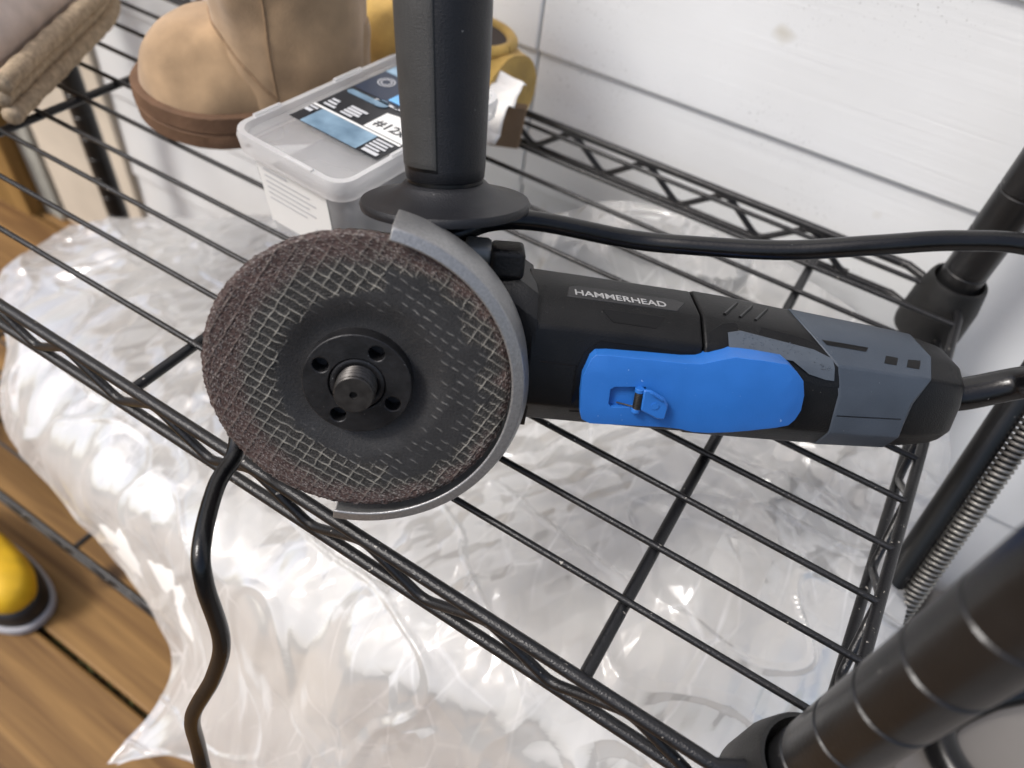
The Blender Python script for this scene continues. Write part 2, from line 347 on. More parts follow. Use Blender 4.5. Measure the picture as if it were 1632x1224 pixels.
# ================================================================== SETTING
# --- house wall with lap siding
wall = mk('wall', *box_data(-3.2, 3.2, .561, .6, -.62, 2.2), 'wall_paint')
tag(wall, 'white painted lap siding wall behind the wire rack', 'wall')
zs = [.148 - .12 * k for k in range(-14, 6)]
for zb in zs:
    zt = zb + .12
    V = [(-.872, .5185, zb), (1.2, .5185, zb), (1.2, .522, zt + .003), (-.872, .522, zt + .003), (-.872, .5605, zb), (1.2, .5605, zb), (1.2, .5605, zt + .003), (-.872, .5605, zt + .003)]
    if zb < -.55: continue
    F = [(0, 1, 2, 3), (4, 7, 6, 5), (0, 4, 5, 1), (2, 6, 7, 3), (0, 3, 7, 4), (1, 5, 6, 2)]
    # boards butt at a joint near x = -.268
    for (a, b) in ((-.872, -.2682), (-.2667, 1.2)):
        VV = [(a if v[0] < 0 else b, v[1], v[2]) for v in V]
        mk('siding_board', VV, F, 'wall_paint', wall, bevel=.0018)
# --- boards left of the rack
o = mk('painted_board', *box_data(-1.085, -.8735, .512, .545, -.52, .8), 'beige_paint', bevel=.003); tag(o, 'beige painted board standing behind the far rack post', 'board')
o = mk('trim_strip', *box_data(-1.13, -1.0865, .505, .54, -.52, .8), 'trim_grey', bevel=.003); tag(o, 'narrow grey trim strip between beige board and wooden upright', 'trim')
o = mk('wooden_upright', *box_data(-1.34, -1.1315, .48, .56, -.52, .8), 'post_wood', bevel=.004); tag(o, 'brown wooden upright beside the narrow grey trim strip', 'post')

# --- deck
deck = mk('deck', *box_data(-2.2, 1.6, -1.2, .56, -.62, -.545), 'deck_wood'); tag(deck, kind='structure')
for k in range(-7, 4):
    y0 = .055 + .145 * k
    if y0 > .5: continue
    mk('plank', *box_data(-2.2, 1.6, y0 + .0025, y0 + .1425, -.532, -.5 + random.uniform(-.001, .001)), 'deck_wood', deck, bevel=.003)
# gap moss
V = []; F = []
for i in range(160):
    x = random.uniform(-.62, -.3); y = .0555 + random.uniform(-.0015, .0015); h = random.uniform(.004, .014); d = random.uniform(-.006, .006)
    z = -.507; b = len(V); V += [(x, y, z), (x + .0015, y, z), (x + d, y + random.uniform(-.002, .002), z + h)]; F.append((b, b + 1, b + 2))
MT['moss'] = mat('moss', (.18, .22, .07), .8, var=.5, vscale=60, col2=(.28, .24, .12))
o = mk('moss', V, F, 'moss'); tag(o, 'sparse moss and debris in the gap between deck planks', 'moss', kind='stuff')

# --- pale panel right of the rack
o = mk('pale_panel', *box_data(.215, .9, -.3, .50, -.498, -.30), 'pale_panel', bevel=.006); tag(o, 'pale grey panel on the deck beside the coil spring', 'panel')

# ================================================================== WIRE RACK
rack = empty('wire_rack', (-.38, .298, -.5)); tag(rack, 'black wire shelving rack with ringed tube posts', 'shelf rack')
RI = Matrix.Translation((.38, -.298, .5))
def rk(o): o.matrix_parent_inverse = RI; return o
X0, X1, Y0, Y1 = -.845, .0845, .1165, .478
posts = [(.073, .131), (.076, .465), (-.837, .46), (-.837, .131)]
for (px, py) in posts:
    prof = [(.0001, -.5)]; z = -.5
    gz = [.0186 + .028 * k for k in range(-18, 15)]
    r = .0128
    for g in gz:
        if g < -.49: continue
        prof += [(r, g - .0012), (r - .0007, g - .0006), (r - .0007, g + .0006), (r, g + .0012)]
    prof = [(.0001, -.498), (r, -.497)] + prof[1:] + [(r, .43), (.0001, .431)]
    V, F = lathe_data(prof, 36); V = [(a + px, b + py, c) for a, b, c in V]
    rk(mk('post', V, F, 'post_black', rack, 'auto', angle=18))
    for zc in (0., -.405):
        prof = [(.0131, -.032), (.0205, -.032), (.0212, -.028), (.0205, -.006), (.0178, .0085), (.0170, .0105), (.0155, .0105), (.0150, .009), (.0142, .004), (.0131, .002)]
        V, F = lathe_data([(a, b + zc) for a, b in prof], 36, closed_prof=True); V = [(a + px, b + py, c) for a, b, c in V]
        rk(mk('collar', V, F, 'collar_black', rack, 'auto', angle=40))
def zig(p, q, zt, zb, per, off=0.):
    p = Vector(p); q = Vector(q); Ln = (q - p).length; d = (q - p) / Ln; pts = []; n = int(Ln / per)
    for k in range(n):
        s = off + k * per
        for ds, zz in ((0, zt), (.006, zt), (per * .5, zb), (per * .5 + .006, zb)):
            if s + ds < Ln - .01:
                v = p + d * (s + ds); v.z = zz; pts.append(v)
    out = []
    for a, b in zip(pts[:-1], pts[1:]):
        for k in range(4): out.append(a.lerp(b, k / 4))
    out.append(pts[-1])
    sm = [out[0]] + [(out[i - 1] + out[i] * 2 + out[i + 1]) / 4 for i in range(1, len(out) - 1)] + [out[-1]]
    return sm
def straight(a, b, n=2): return [Vector(a).lerp(Vector(b), i / (n - 1)) for i in range(n)]
for zc, full in ((0., True), (-.405, False)):
    dz = .0255
    RR = .0029
    for y, ya in ((Y0, .131), (Y1, .465)):
        if y < .3: dz = .0215
        else: dz = .0255
        for k, zz in enumerate((-.001, -dz)):
            e0 = (-.822, ya + (y - ya) * .45, zc + zz); e1 = (.060, ya + (y - ya) * .45, zc + zz)
            path = [e0, (-.80, y, zc + zz)] + straight((-.79, y, zc + zz), (.040, y, zc + zz), 12) + [(.047, y, zc + zz), e1]
            rk(tube('rail', path, RR, 'powder_black', rack, 12))
        rk(tube('truss_wire', zig((-.79, y, zc), (.052, y, zc), zc - .0035, zc - dz + .0025, .063, .0125 if y > .3 else .044), .0023, 'powder_black', rack, 10))
    for x in (X0, X1):
        for zz in (-.001, -dz):
            rk(tube('rail', [(x - .003 if x > 0 else x + .003, .148, zc + zz), (x, .156, zc + zz), (x, .44, zc + zz), (x - .002 if x > 0 else x + .002, .448, zc + zz)], .0027, 'powder_black', rack, 12))
        rk(tube('truss_wire', zig((x, .155, zc), (x, .445, zc), zc - .0035, zc - dz + .0025, .063), .002, 'powder_black', rack, 10))
    for x in (-.0075, -.2565, -.504, -.752):
        rk(tube('cross_bar', straight((x, Y0, zc - .0042), (x, Y1, zc - .0042), 6), .0028, 'powder_black', rack, 12))
    for k in range(11):
        y = .155 + .0308 * k
        if y > Y1 - .015: continue
        if not (.15 < y): continue
        rk(tube('shelf_wire', [(X0, y, zc), (-.4 + random.uniform(-.01, .01), y + random.uniform(-.0006, .0006), zc - .0006), (X1, y, zc)], .00165, 'powder_black', rack, 10))

# ================================================================== ANGLE GRINDER
Bv = Vector((.854, .520, 0)).normalized(); Nv = Vector((.487, -.800, .351)); Nv = (Nv - Bv * Nv.dot(Bv)).normalized(); Uv = Nv.cross(Bv)
O = Vector((-.129, .138, .069))
G = Matrix.Identity(4)
for i in range(3): G[i][0] = Bv[i] * .001; G[i][1] = Uv[i] * .001; G[i][2] = Nv[i] * .001; G[i][3] = O[i]
def gw(v): return G @ Vector(v)
gr = empty('angle_grinder', (-.10, .16, .0))
tag(gr, 'black angle grinder with blue paddle switch lying on the wire shelf', 'angle grinder')
GI = Matrix.Translation((.10, -.16, 0))
def gp(name, V, F, m, smooth='auto', bevel=0., seg=2, parent=None, angle=35):
    o = mk(name, [gw(v) for v in V], F, m, parent or gr, smooth, bevel, seg, angle=angle)
    o.matrix_parent_inverse = GI if parent is None else Matrix.Identity(4)
    if parent is not None: o.matrix_parent_inverse = Matrix.Identity(4)
    return o
def lerp(x, xs, ys):
    if x <= xs[0]: return ys[0]
    for i in range(len(xs) - 1):
        if x <= xs[i + 1]: return ys[i] + (ys[i + 1] - ys[i]) * (x - xs[i]) / (xs[i + 1] - xs[i])
    return ys[-1]
bk = [-40, 66, 100, 145, 190, 240, 262]; UC = [2, 2, -.15, -3, -7, -10.5, -12]; HU = [31, 31, 30.6, 30, 28, 25, 21]
NC = [-44, -44, -45.1, -46.5, -48, -50, -51]; HN = [30, 30, 29.15, 28, 26, 24, 20]
SEC = [(1.0, -.25), (.9, .5), (.62, .88), (.2, 1.0), (-.45, 1.0), (-.8, .75), (-1, .25), (-1, -.45), (-.7, -.95), (.7, -.95)]
vk = [-1, -.8, -.45, .2, .62, .9, 1]; nk = [.25, .75, 1, 1, .88, .5, -.25]
def section(b, off=0., sc=1.):
    uc, hu, nc, hn = (lerp(b, bk, a) for a in (UC, HU, NC, HN))
    return [(b, uc + (hu * sc + off) * v, nc + (hn * sc + off) * q) for v, q in SEC]
def surf(b, u):
    uc, hu, nc, hn = (lerp(b, bk, a) for a in (UC, HU, NC, HN))
    return nc + hn * lerp((u - uc) / hu, vk, nk)
# housing, in three moulded lengths
gp('motor_housing', *loft_data([section(b) for b in (64, 80, 100, 120, 135.2)]), 'black_plastic', bevel=1.2 * .001, seg=3)
gp('rear_housing', *loft_data([section(b, .5) for b in (135.7, 150, 170, 190, 205)]), 'black_plastic', bevel=.0012, seg=3)
gp('end_cap', *loft_data([section(225, -.3), section(240, -.2), section(254), section(260, -1), section(262.5, -4)]), 'black_plastic', bevel=.0012, seg=3)
# grey tail sleeve with slanted front and rear edges
def sleeve(f0, f1, off, name, m):
    secs = []
    for t in (0, .33, .66, 1):
        s = []
        for k, (v, q) in enumerate(SEC):
            b = f0[k] + (f1[k] - f0[k]) * t
            s.append(section(b, off)[k])
        secs.append(s)
    return gp(name, *loft_data(secs), m, bevel=.0008, seg=2)
sleeve([181, 184, 195, 198, 199, 198, 196, 196, 190, 183], [242, 243, 240, 232.5, 233, 232, 229, 229, 236, 242], 1.0, 'tail_sleeve', 'grey_plastic')
def plate(name, poly, h, m, parent=None, lift=0., bevel=.0, sub=3, back=1.0):
    bm = bmesh.new(); vs = [bm.verts.new((x, y, 0)) for x, y in poly]; bm.faces.new(vs)
    bmesh.ops.triangulate(bm, faces=bm.faces[:]); bmesh.ops.subdivide_edges(bm, edges=bm.edges[:], cuts=sub, use_grid_fill=True)
    bmesh.ops.triangulate(bm, faces=bm.faces[:])
    r = bmesh.ops.extrude_face_region(bm, geom=bm.faces[:])
    top = {v for v in r['geom'] if isinstance(v, bmesh.types.BMVert)}
    for v in bm.verts:
        s = surf(v.co.x, v.co.y); v.co.z = s + lift + (h if v in top else -back)
    bmesh.ops.recalc_face_normals(bm, faces=bm.faces)
    V = [tuple(v.co) for v in bm.verts]; bm.verts.index_update(); F = [tuple(v.index for v in f.verts) for f in bm.faces]; bm.free()
    return gp(name, V, F, m, 'auto', bevel, parent=parent)
pad = [(146, 20.4), (151.8, 20.9), (184.9, 15.1), (192.9, 12.3), (194, 4.4), (190, 4.8), (182.2, 6.9), (174.1, 12.1), (145.9, 16.3)]
plate('pad_surround', [(137, 11.5), (137, 20), (144.2, 23), (153, 23.4), (180, 18.6), (196.4, 14), (197.3, 1.2), (189, 1.6), (181, 3.6), (172.6, 9), (150, 12.6)], .9, 'black_plastic', sub=2)
plate('grip_pad', pad, 1.8, 'pad_rubber', sub=2)
dots_V = []; dots_F = []
for i in range(60):
    b = random.uniform(148, 192); u = lerp(b, [148, 175, 185, 193], [16.5, 13, 8.5, 5.5]) + random.uniform(.5, 4) + lerp(b, [148, 175, 193], [.4, .3, 1.5])
    q = len(dots_V); n = surf(b, u) + 1.75
    dots_V += [(b - .35, u - .35, n), (b + .35, u - .35, n), (b + .35, u + .35, n), (b - .35, u + .35, n), (b, u, n + .35)]
    dots_F += [(q, q + 1, q + 4), (q + 1, q + 2, q + 4), (q + 2, q + 3, q + 4), (q + 3, q, q + 4)]
tag(gp('grip_studs', dots_V, dots_F, 'pad_rubber', False), kind='stuff')
for nm, pl in (('vent', [(217.6, 10.9), (223.4, 10.2), (226.4, 14.2), (220.6, 15)]), ('vent', [(228.4, 9.6), (234.4, 8.9), (237.2, 12.6), (231.2, 13.5)]), ('vent', [(187.4, 19.6), (191, 16.6), (209.6, 14.4), (212.4, 16.7)])):
    plate(nm, pl, 1.9, 'black_gloss', sub=1)  # raised black plates paint the dark of vent openings, no holes cut
plate('trapezoid_inlay', [(93.1, 26), (97.3, 22.5), (115.4, 20.9), (119.7, 24.2)], .25, 'black_gloss', sub=2)
for pts_ in ([(200, -11.8), (216, -12.2), (233, -12.6)], [(84, 6), (74, 7), (68, 7.5)]):
    P_ = []
    for a_, b_ in zip(pts_[:-1], pts_[1:]):
        for k in range(6): q_ = k / 6; x_ = a_[0] + (b_[0] - a_[0]) * q_; y_ = a_[1] + (b_[1] - a_[1]) * q_; P_.append((x_, y_, surf(x_, y_) + (.95 if x_ > 150 else .0)))
    V, F = tube_data(P_, .28, 6); gp('parting_line', V, F, 'black_gloss')
# logo plate lies on the upper facet: facet frame at any b
def facet_pt(b, t, off=0.):
    s = section(b); p = Vector(s[1]).lerp(Vector(s[0]), t); nrm = Vector((0, (Vector(s[0]) - Vector(s[1])).z * -1, (Vector(s[0]) - Vector(s[1])).y)).normalized()
    if nrm.y < 0: nrm = -nrm
    return p + nrm * off
V = []
for off in (-.6, .35):
    for b, t in ((78.5, .04), (125, .04), (130, .42), (126, .5), (84, .5), (80, .42)): V.append(facet_pt(b, t, off))
F = [tuple(range(6))[::-1], tuple(range(6, 12))] + [(i, (i + 1) % 6, 6 + (i + 1) % 6, 6 + i) for i in range(6)]
lp = gp('logo_plate', V, F, 'plate_grey', bevel=.0003)
p0 = facet_pt(82.2, .13, .46); p1 = facet_pt(121, .13, .46); pu = facet_pt(82.2, .43, .46)
w0 = gw(p0); ex = gw(p1) - w0; ey = gw(pu) - w0
tm = Matrix.Identity(4); wx = ex.normalized(); wy = (ey - wx * ey.dot(wx)).normalized(); wz = wx.cross(wy)
o, wd = text_mesh('logo_lettering', 'HAMMERHEAD', .0062, .00008, 'letter', lp, Matrix.Identity(4))
sx = ex.length / wd
for i in range(3): tm[i][0] = wx[i] * sx; tm[i][1] = wy[i]; tm[i][2] = wz[i]; tm[i][3] = w0[i]
for v in o.data.vertices: v.co = tm @ v.co
# moulded ribs behind the logo panel
for b0 in (146, 153, 160):
    V, F = tube_data([facet_pt(b0, .15, .7), facet_pt(b0 + 9, .75, .7)], .7, 6); gp('rib', V, F, 'black_gloss')
# shade in the gap round the paddle front, painted as a black plate
def prism(poly, z0, z1, holes=(), inset=0.):
    bm = bmesh.new(); loops = []
    for pl in [poly] + list(holes):
        vs = [bm.verts.new((x, y, z1)) for x, y in pl]; loops.append([bm.edges.new((vs[i], vs[(i + 1) % len(vs)])) for i in range(len(vs))])
    bmesh.ops.triangle_fill(bm, use_beauty=True, edges=[e for l in loops for e in l])
    r = bmesh.ops.extrude_face_region(bm, geom=bm.faces[:])
    for v in r['geom']:
        if isinstance(v, bmesh.types.BMVert): v.co.z = z0
    bmesh.ops.recalc_face_normals(bm, faces=bm.faces)
    bm.verts.index_update(); V = [tuple(v.co) for v in bm.verts]; F = [tuple(v.index for v in f.verts) for f in bm.faces]; bm.free(); return V, F
plate('paddle_recess', [(84, -16), (83.5, 4), (86.2, 11.5), (92.5, 16.2), (132, 13), (134.5, 10), (134.5, -16)], .35, 'black_gloss', sub=3)  # thin raised plate, its black stands for shade beside the paddle
# blue paddle switch
pout = [(94.8, 13.4), (111, 12.9), (126, 12.3), (132.5, 12.6), (139, 14.6), (145.5, 16.4), (156, 15.9), (167.6, 14.7), (172, 11.8), (176, 7.8), (178.5, 1), (179.2, -5.9), (177.6, -10.6), (175.3, -13.1), (158, -16.3), (142.1, -18.7), (136, -18.9), (130, -17.8), (121.9, -17.3), (106, -17.5), (92, -17.8), (88.6, -16.2), (87.6, -13.5), (86.4, -4), (86.3, 3.9), (88.6, 11.2), (90.5, 13.1)]
hole = [(99.5, .3), (112, 1.2), (112.6, -8), (99.6, -8.9), (98.2, -7.6), (98, -1)]
V, F = prism(pout, -22, -10, [hole])
bm = bmesh.new(); vv = [bm.verts.new(v) for v in V]
for f in F: bm.faces.new([vv[i] for i in f])
for co_, no_ in (((152, 0, 0), (1, 0, 0)), ((170, 0, 0), (1, 0, 0)), ((0, 7.5, 0), (0, 1, 0)), ((0, -12.5, 0), (0, 1, 0)), ((94, 0, 0), (1, 0, 0)), ((128, 0, 0), (1, 0, 0))):
    bmesh.ops.bisect_plane(bm, geom=bm.verts[:] + bm.edges[:] + bm.faces[:], plane_co=co_, plane_no=no_)
def crown(v):
    x, y, z = v
    if z > -12:
        z -= max(0, x - 152) * .07 + max(0, x - 170) * .16 + max(0, y - 7.5) * .16 + max(0, -12.5 - y) * .2 + max(0, 94 - x) * .12
        z -= .5 * max(0, 1 - abs(x - 128) / 24)
    return (x, y, z)
bm.verts.index_update(); V = [crown(v.co) for v in bm.verts]; F = [tuple(v.index for v in f.verts) for f in bm.faces]; bm.free()
pd = gp('paddle_switch', V, F, 'blue_plastic', 'auto', bevel=.0012, seg=4, angle=40)
def sub(name, V, F, m, parent=pd, **k): return gp(name, V, F, m, parent=parent, **k)
sub('pocket_floor', *prism([(97, 1.5), (113.5, 2), (113.5, -9.5), (97, -10)], -16, -12.6), 'blue_plastic')
lv = sub('lock_lever', *prism([(110.5, 1.6), (113.4, 1.5), (119.2, -1.4), (121.4, -4.6), (121.2, -9.6), (120.4, -11.2), (117.6, -10.9), (110.8, -7.6)], -8.0, -6.3), 'blue_plastic', bevel=.0006)
sub('lock_lever_wall', *prism([(112.6, 1.1), (113.4, 1.2), (118.6, -1.6), (118.2, -2.3)], -6.4, -5.0), 'blue_plastic', bevel=.0003)
V, F = lathe_data([(.001, 0), (1.5, 0), (1.5, .35), (.001, .35)], 20); sub('rivet', [(x + 116, y - 5, z - 6.3) for x, y, z in V], F, 'blue_plastic')
for uu in (-8.6, .4):
    V, F = lathe_data([(.001, -.9), (1.9, -.9), (1.9, .9), (.001, .9)], 20); sub('hinge_barrel', [(x + 109.3, z + uu, y - 8.6) for x, y, z in V], F, 'blue_plastic', bevel=.0002)
path = [Vector((109.3 + 1.45 * math.cos(a * .9), -7.6 + a * .9 / (2 * math.pi) * .72, -8.4 + 1.45 * math.sin(a * .9))) for a in range(0, 66)]
path = []
for i in range(0, 10 * 12 + 1):
    a = i / 12 * 2 * math.pi; path.append(Vector((109.3 + 1.5 * math.cos(a), -7.6 + i / 12 * .72, -8.3 + 1.5 * math.sin(a))))
path = [Vector((101.5, -7.3, -11.5)), Vector((105, -7.5, -10.6))] + path
V, F = tube_data(path, .33, 6); sub('torsion_spring', V, F, 'thread_steel')
# gear head
hs = lambda b, t, bo, nf, nb: [(b, t, nb + 8), (b, t, nf - 10), (b, t - 8, nf - 2), (b, t - 18, nf), (b, bo + 14, nf), (b, bo + 4, nf - 4), (b, bo, nf - 14), (b, bo, nb + 10), (b, bo + 12, nb), (b, t - 12, nb)]
gp('gear_head', *loft_data([hs(-34, 14, -14, -30, -58), hs(-28, 28, -26, -27, -68), hs(-5, 33, -31, -26, -72), hs(40, 36, -32, -25, -72), hs(52, 38, -32, -22, -72), hs(58, 36, -31, -18, -70), hs(66.5, 31, -29.5, -15.5, -70)]), 'head_metal', bevel=.0015, seg=3)
# guard clamp and its knob
gp('clamp_knob', *lathe_data([(0.01, -5), (5.4, -5), (6, -4.2), (6, 3.6), (5.2, 5), (.01, 5)], 24), 'knob_grey')
for v in bpy.data.objects['clamp_knob'].data.vertices:
    q = G.inverted() @ v.co; v.co = gw((q.z + 41.5, q.x + 43.5, q.y - 33))
V, F = box_data(46.5, 60, 35.5, 47, -42, -26); gp('clamp_lever', V, F, 'head_metal', bevel=.002, seg=3)
for k in range(3):
    V, F = box_data(49.3 + k * 3.4, 51 + k * 3.4, 40, 46.8, -30, -26.3); gp('lever_rib', V, F, 'black_plastic', bevel=.0004)
# guard: front lip, band, back plate in one pressed shell
prof = [(57.4, 4.4), (57.9, 5.3), (62.2, 4.3), (64.3, -.6), (64.4, -12), (62.8, -15.2), (30, -15.6), (30, -14.4), (62, -13.9), (63.0, -11.5), (62.9, -.8), (61.2, 3.2), (58.0, 4.1)]
V, F = lathe_data(prof, 90, (-99, 79), True); gp('guard', V, F, 'guard_paint', bevel=.0005, seg=3, angle=25)
# abrasive disc (relief of glass net, hub dish and worn rim is geometry)
NR, NA = 150, 620
V = []; F = []; C = []
ca, sa = math.cos(R(-31)), math.sin(R(-31))
def tri(x): x = x - math.floor(x); return abs(x - .5) * 2
def smooth(a, b, x):
    t = max(0, min(1, (x - a) / (b - a))); return t * t * (3 - 2 * t)
for i in range(NR + 1):
    r0 = 13 + (57.6 - 13) * i / NR
    for k in range(NA):
        a = 2 * math.pi * k / NA; x = r0 * math.cos(a); y = r0 * math.sin(a)
        rim = noise.noise((x * .45, y * .45, 3)) * .5 + noise.noise((x * 1.6, y * 1.6, 9)) * .35
        rr = r0 + (rim * smooth(54.5, 57.6, r0)); x = rr * math.cos(a); y = rr * math.sin(a)
        nz1 = noise.noise((x * .12, y * .12, 0)); nz2 = noise.noise((x * 1.2, y * 1.2, 5)); nz3 = noise.noise((x * 3.1, y * 3.1, 8))
        jit = .25 * noise.noise((x * .35, y * .35, 20)); jit2 = .25 * noise.noise((x * .35, y * .35, 40))
        s = (x * ca + y * sa) / 4.9 + jit * .4; t = (-x * sa + y * ca) / 3.6 + jit2 * .5
        q = math.hypot(x - 6 + nz1 * 3, y + .5)
        full = smooth(35.4, 37.6, q + nz2 * 1.6 + 2.2 * noise.noise((x * .3, y * .3, 31))); brown = smooth(46, 53, q + nz1 * 3)
        if q < 46 and x > 10 + 5 * nz1: full *= smooth(44, 47.5, math.hypot(x, y) + nz2 * 1.2 + nz1 * 6 - 1)
        w1 = smooth(.80, .95, tri(t)); w2 = smooth(.86, .96, tri(s))
        dash = smooth(.1, .75, tri(s + .5)) * smooth(29, 33, rr + nz1 * 5) * smooth(.12, .3, noise.noise((math.floor(s) * 3.3, math.floor(t + .5) * 1.7, 77)) + .3)
        th1 = w1 * max(full, dash * .85); th2 = w2 * full * smooth(-.3, .15, noise.noise((x * .16, y * .16, 55)) + .16 + .25 * nz2)
        thr = max(th1, th2); fade = (1 - .66 * brown) * (.62 + .38 * smooth(-.3, .35, noise.noise((x * .22, y * .22, 61)))) - .35 * max(0, nz2) - .2 * max(0, nz3)
        pit = full * (1 - thr)
        dish = -3.4 * (1 - smooth(20, 35, rr))
        z = dish + thr * .28 + pit * (nz3 * .34 + nz2 * .12 - .12) + brown * (nz3 * .25) - smooth(55.6, 57.6, r0) * .8
        V.append((x, y, z))
        base = Vector((.026, .026, .027)).lerp(Vector((.026, .025, .0235)), full)
        base = base.lerp(Vector((.066, .042, .037)), brown)
        base *= 1 + .35 * nz2 + .25 * nz1
        if pit > .5 and nz3 > .30: base = base.lerp(Vector((.26, .235, .22)), .7 * (1 if brown > .3 else .3))
        if full < .3: base = base.lerp(Vector((.036, .034, .033)), max(0, noise.noise((a * 26, rr * .25, 2))) * (1 - smooth(31, 38, rr)))
        tc_ = Vector((.29, .275, .24)) if full > .5 else Vector((.19, .186, .176))
        c = base.lerp(tc_, max(0, min(1, thr * max(.12, fade))))
        C.append((max(0, c.x), max(0, c.y), max(0, c.z), 1))
        if i < NR: F.append((i * NA + k, i * NA + (k + 1) % NA, (i + 1) * NA + (k + 1) % NA, (i + 1) * NA + k))
nb = len(V)
for (rb, zb) in ((57.2, -3.2), (56.6, -6.2), (36, -6.4), (26, -10), (13, -10.4)):
    for k in range(NA):
        a = 2 * math.pi * k / NA; e = noise.noise((math.cos(a) * 26, math.sin(a) * 26, 1)) * .5 if rb > 50 else 0
        V.append(((rb + e) * math.cos(a), (rb + e) * math.sin(a), zb)); C.append((.05, .034, .03, 1))
for j in range(5):
    s0 = NR * NA if j == 0 else nb + (j - 1) * NA; s1 = nb + j * NA
    for k in range(NA): F.append((s0 + k, s0 + (k + 1) % NA, s1 + (k + 1) % NA, s1 + k))
dk = gp('grinding_disc', V, F, 'abrasive', True)
ca_ = dk.data.color_attributes.new('tone', 'FLOAT_COLOR', 'POINT')
ca_.data.foreach_set('color', [x for c in C for x in c])
# flange nut with four pin holes
hol = []
for k in range(4):
    a = R(62 + 90 * k); hol.append([(15.1 * math.cos(a) + 3.0 * math.cos(2 * math.pi * j / 20), 15.1 * math.sin(a) + 3.0 * math.sin(2 * math.pi * j / 20)) for j in range(20)])
circ = lambda r, n=72: [(r * math.cos(2 * math.pi * j / n), r * math.sin(2 * math.pi * j / n)) for j in range(n)]
nut = gp('flange_nut', *prism(circ(20.4), -4.4, 3, hol + [circ(10.6, 48)]), 'black_oxide', bevel=.0004, seg=2)
gp('nut_backing', *prism(circ(19.5), -9, -4.6), 'black_oxide', parent=nut)
gp('nut_collar', *lathe_data([(7.7, -2), (7.7, 2.0), (8.2, 2.5), (10.0, 2.5), (10.4, 2.1), (10.4, -4)], 64), 'black_oxide', parent=nut, angle=50)
prof = [(6.7, -4)]
for k in range(6): prof += [(6.7, -3.6 + 2.1 * k), (7.6, -2.7 + 2.1 * k), (7.6, -2.4 + 2.1 * k), (6.7, -1.7 + 2.1 * k)]
prof += [(6.9, 10.2), (7.3, 10.4), (7.3, 10.9), (6.9, 11.3), (1.5, 11.32), (1.3, 9.9), (.01, 9.5)]
sp = gp('spindle', *lathe_data(prof, 48), 'thread_steel', angle=25)
gp('centre_divot', *prism(circ(1.25, 12), 9.6, 10.5), 'black_gloss', parent=sp)
# side handle (leans a little towards the disc side)
hx = Vector((-.065, 1, 0)).normalized(); hb = Vector((27.3, 60, -44)); hr = Vector((1, .065, 0)).normalized(); hn = Vector((0, 0, 1))
def hv(r, a, s, fx=1., fz=1.): return hb + hx * s + hr * (r * math.cos(a) * fx) + hn * (r * math.sin(a) * fz)
def hlathe(name, prof, m, seg=64, **k):
    V = []; F = []; n = len(prof)
    for i in range(seg):
        a = 2 * math.pi * i / seg
        for (r, s) in prof: V.append(hv(r, a, s))
    for i in range(seg):
        for q in range(n - 1): F.append((i * n + q, ((i + 1) % seg) * n + q, ((i + 1) % seg) * n + q + 1, i * n + q + 1))
    return gp(name, V, F, m, **k)
sh = hlathe('side_handle', [(.01, 8.4), (14.2, 8.4), (15.2, 9.6), (15.6, 14), (16.2, 30), (17.0, 50), (17.5, 68), (17.6, 90), (17.2, 112), (15.5, 124), (11, 130), (.01, 131)], 'handle_rubber', angle=60)
hlathe('handle_flange', [(.01, -3), (31, -3), (33.2, -2.4), (33.6, -.6), (32.8, .9), (26, 2.0), (20.5, 4.0), (17, 6.4), (15.9, 7.6), (.01, 7.6)], 'handle_rubber', parent=sh, angle=50)
hlathe('neck_ring', [(14.4, 7.4), (14.9, 7.8), (14.9, 9), (14.2, 9.4)], 'black_gloss', parent=sh)
hlathe('handle_stud', [(9, -26), (9, -8), (13, -5), (13, -2.9)], 'head_metal', parent=sh)
def hrad(s): return lerp(s, [8, 14, 30, 50, 68, 90, 112], [15, 15.6, 16.2, 17, 17.5, 17.6, 17.2])
# inlaid grip panel on the side toward the disc: border groove bead + panel
def hpanel(a0, a1, s0, s1, off, name, m, cut=6):
    V = []; F = []; na, ns = 14, 30
    for i in range(na + 1):
        for j in range(ns + 1):
            ti = i / na; a = a0 + (a1 - a0) * ti; top = s1 - (cut * max(0, abs(ti - .5) - .28) / .22); s = s0 + (top - s0) * j / ns
            e = off if 0 < i < na and 0 < j < ns else -.4
            V.append(hv(hrad(s) + e, a, s))
    for i in range(na):
        for j in range(ns): F.append((i * (ns + 1) + j, (i + 1) * (ns + 1) + j, (i + 1) * (ns + 1) + j + 1, i * (ns + 1) + j + 1))
    return gp(name, V, F, m, True, parent=sh)
hpanel(R(92), R(176), 11.5, 80, .12, 'panel_groove', 'black_gloss', 8)
hpanel(R(95), R(172), 13, 78.5, .32, 'grip_panel', 'grip_insert', 8)
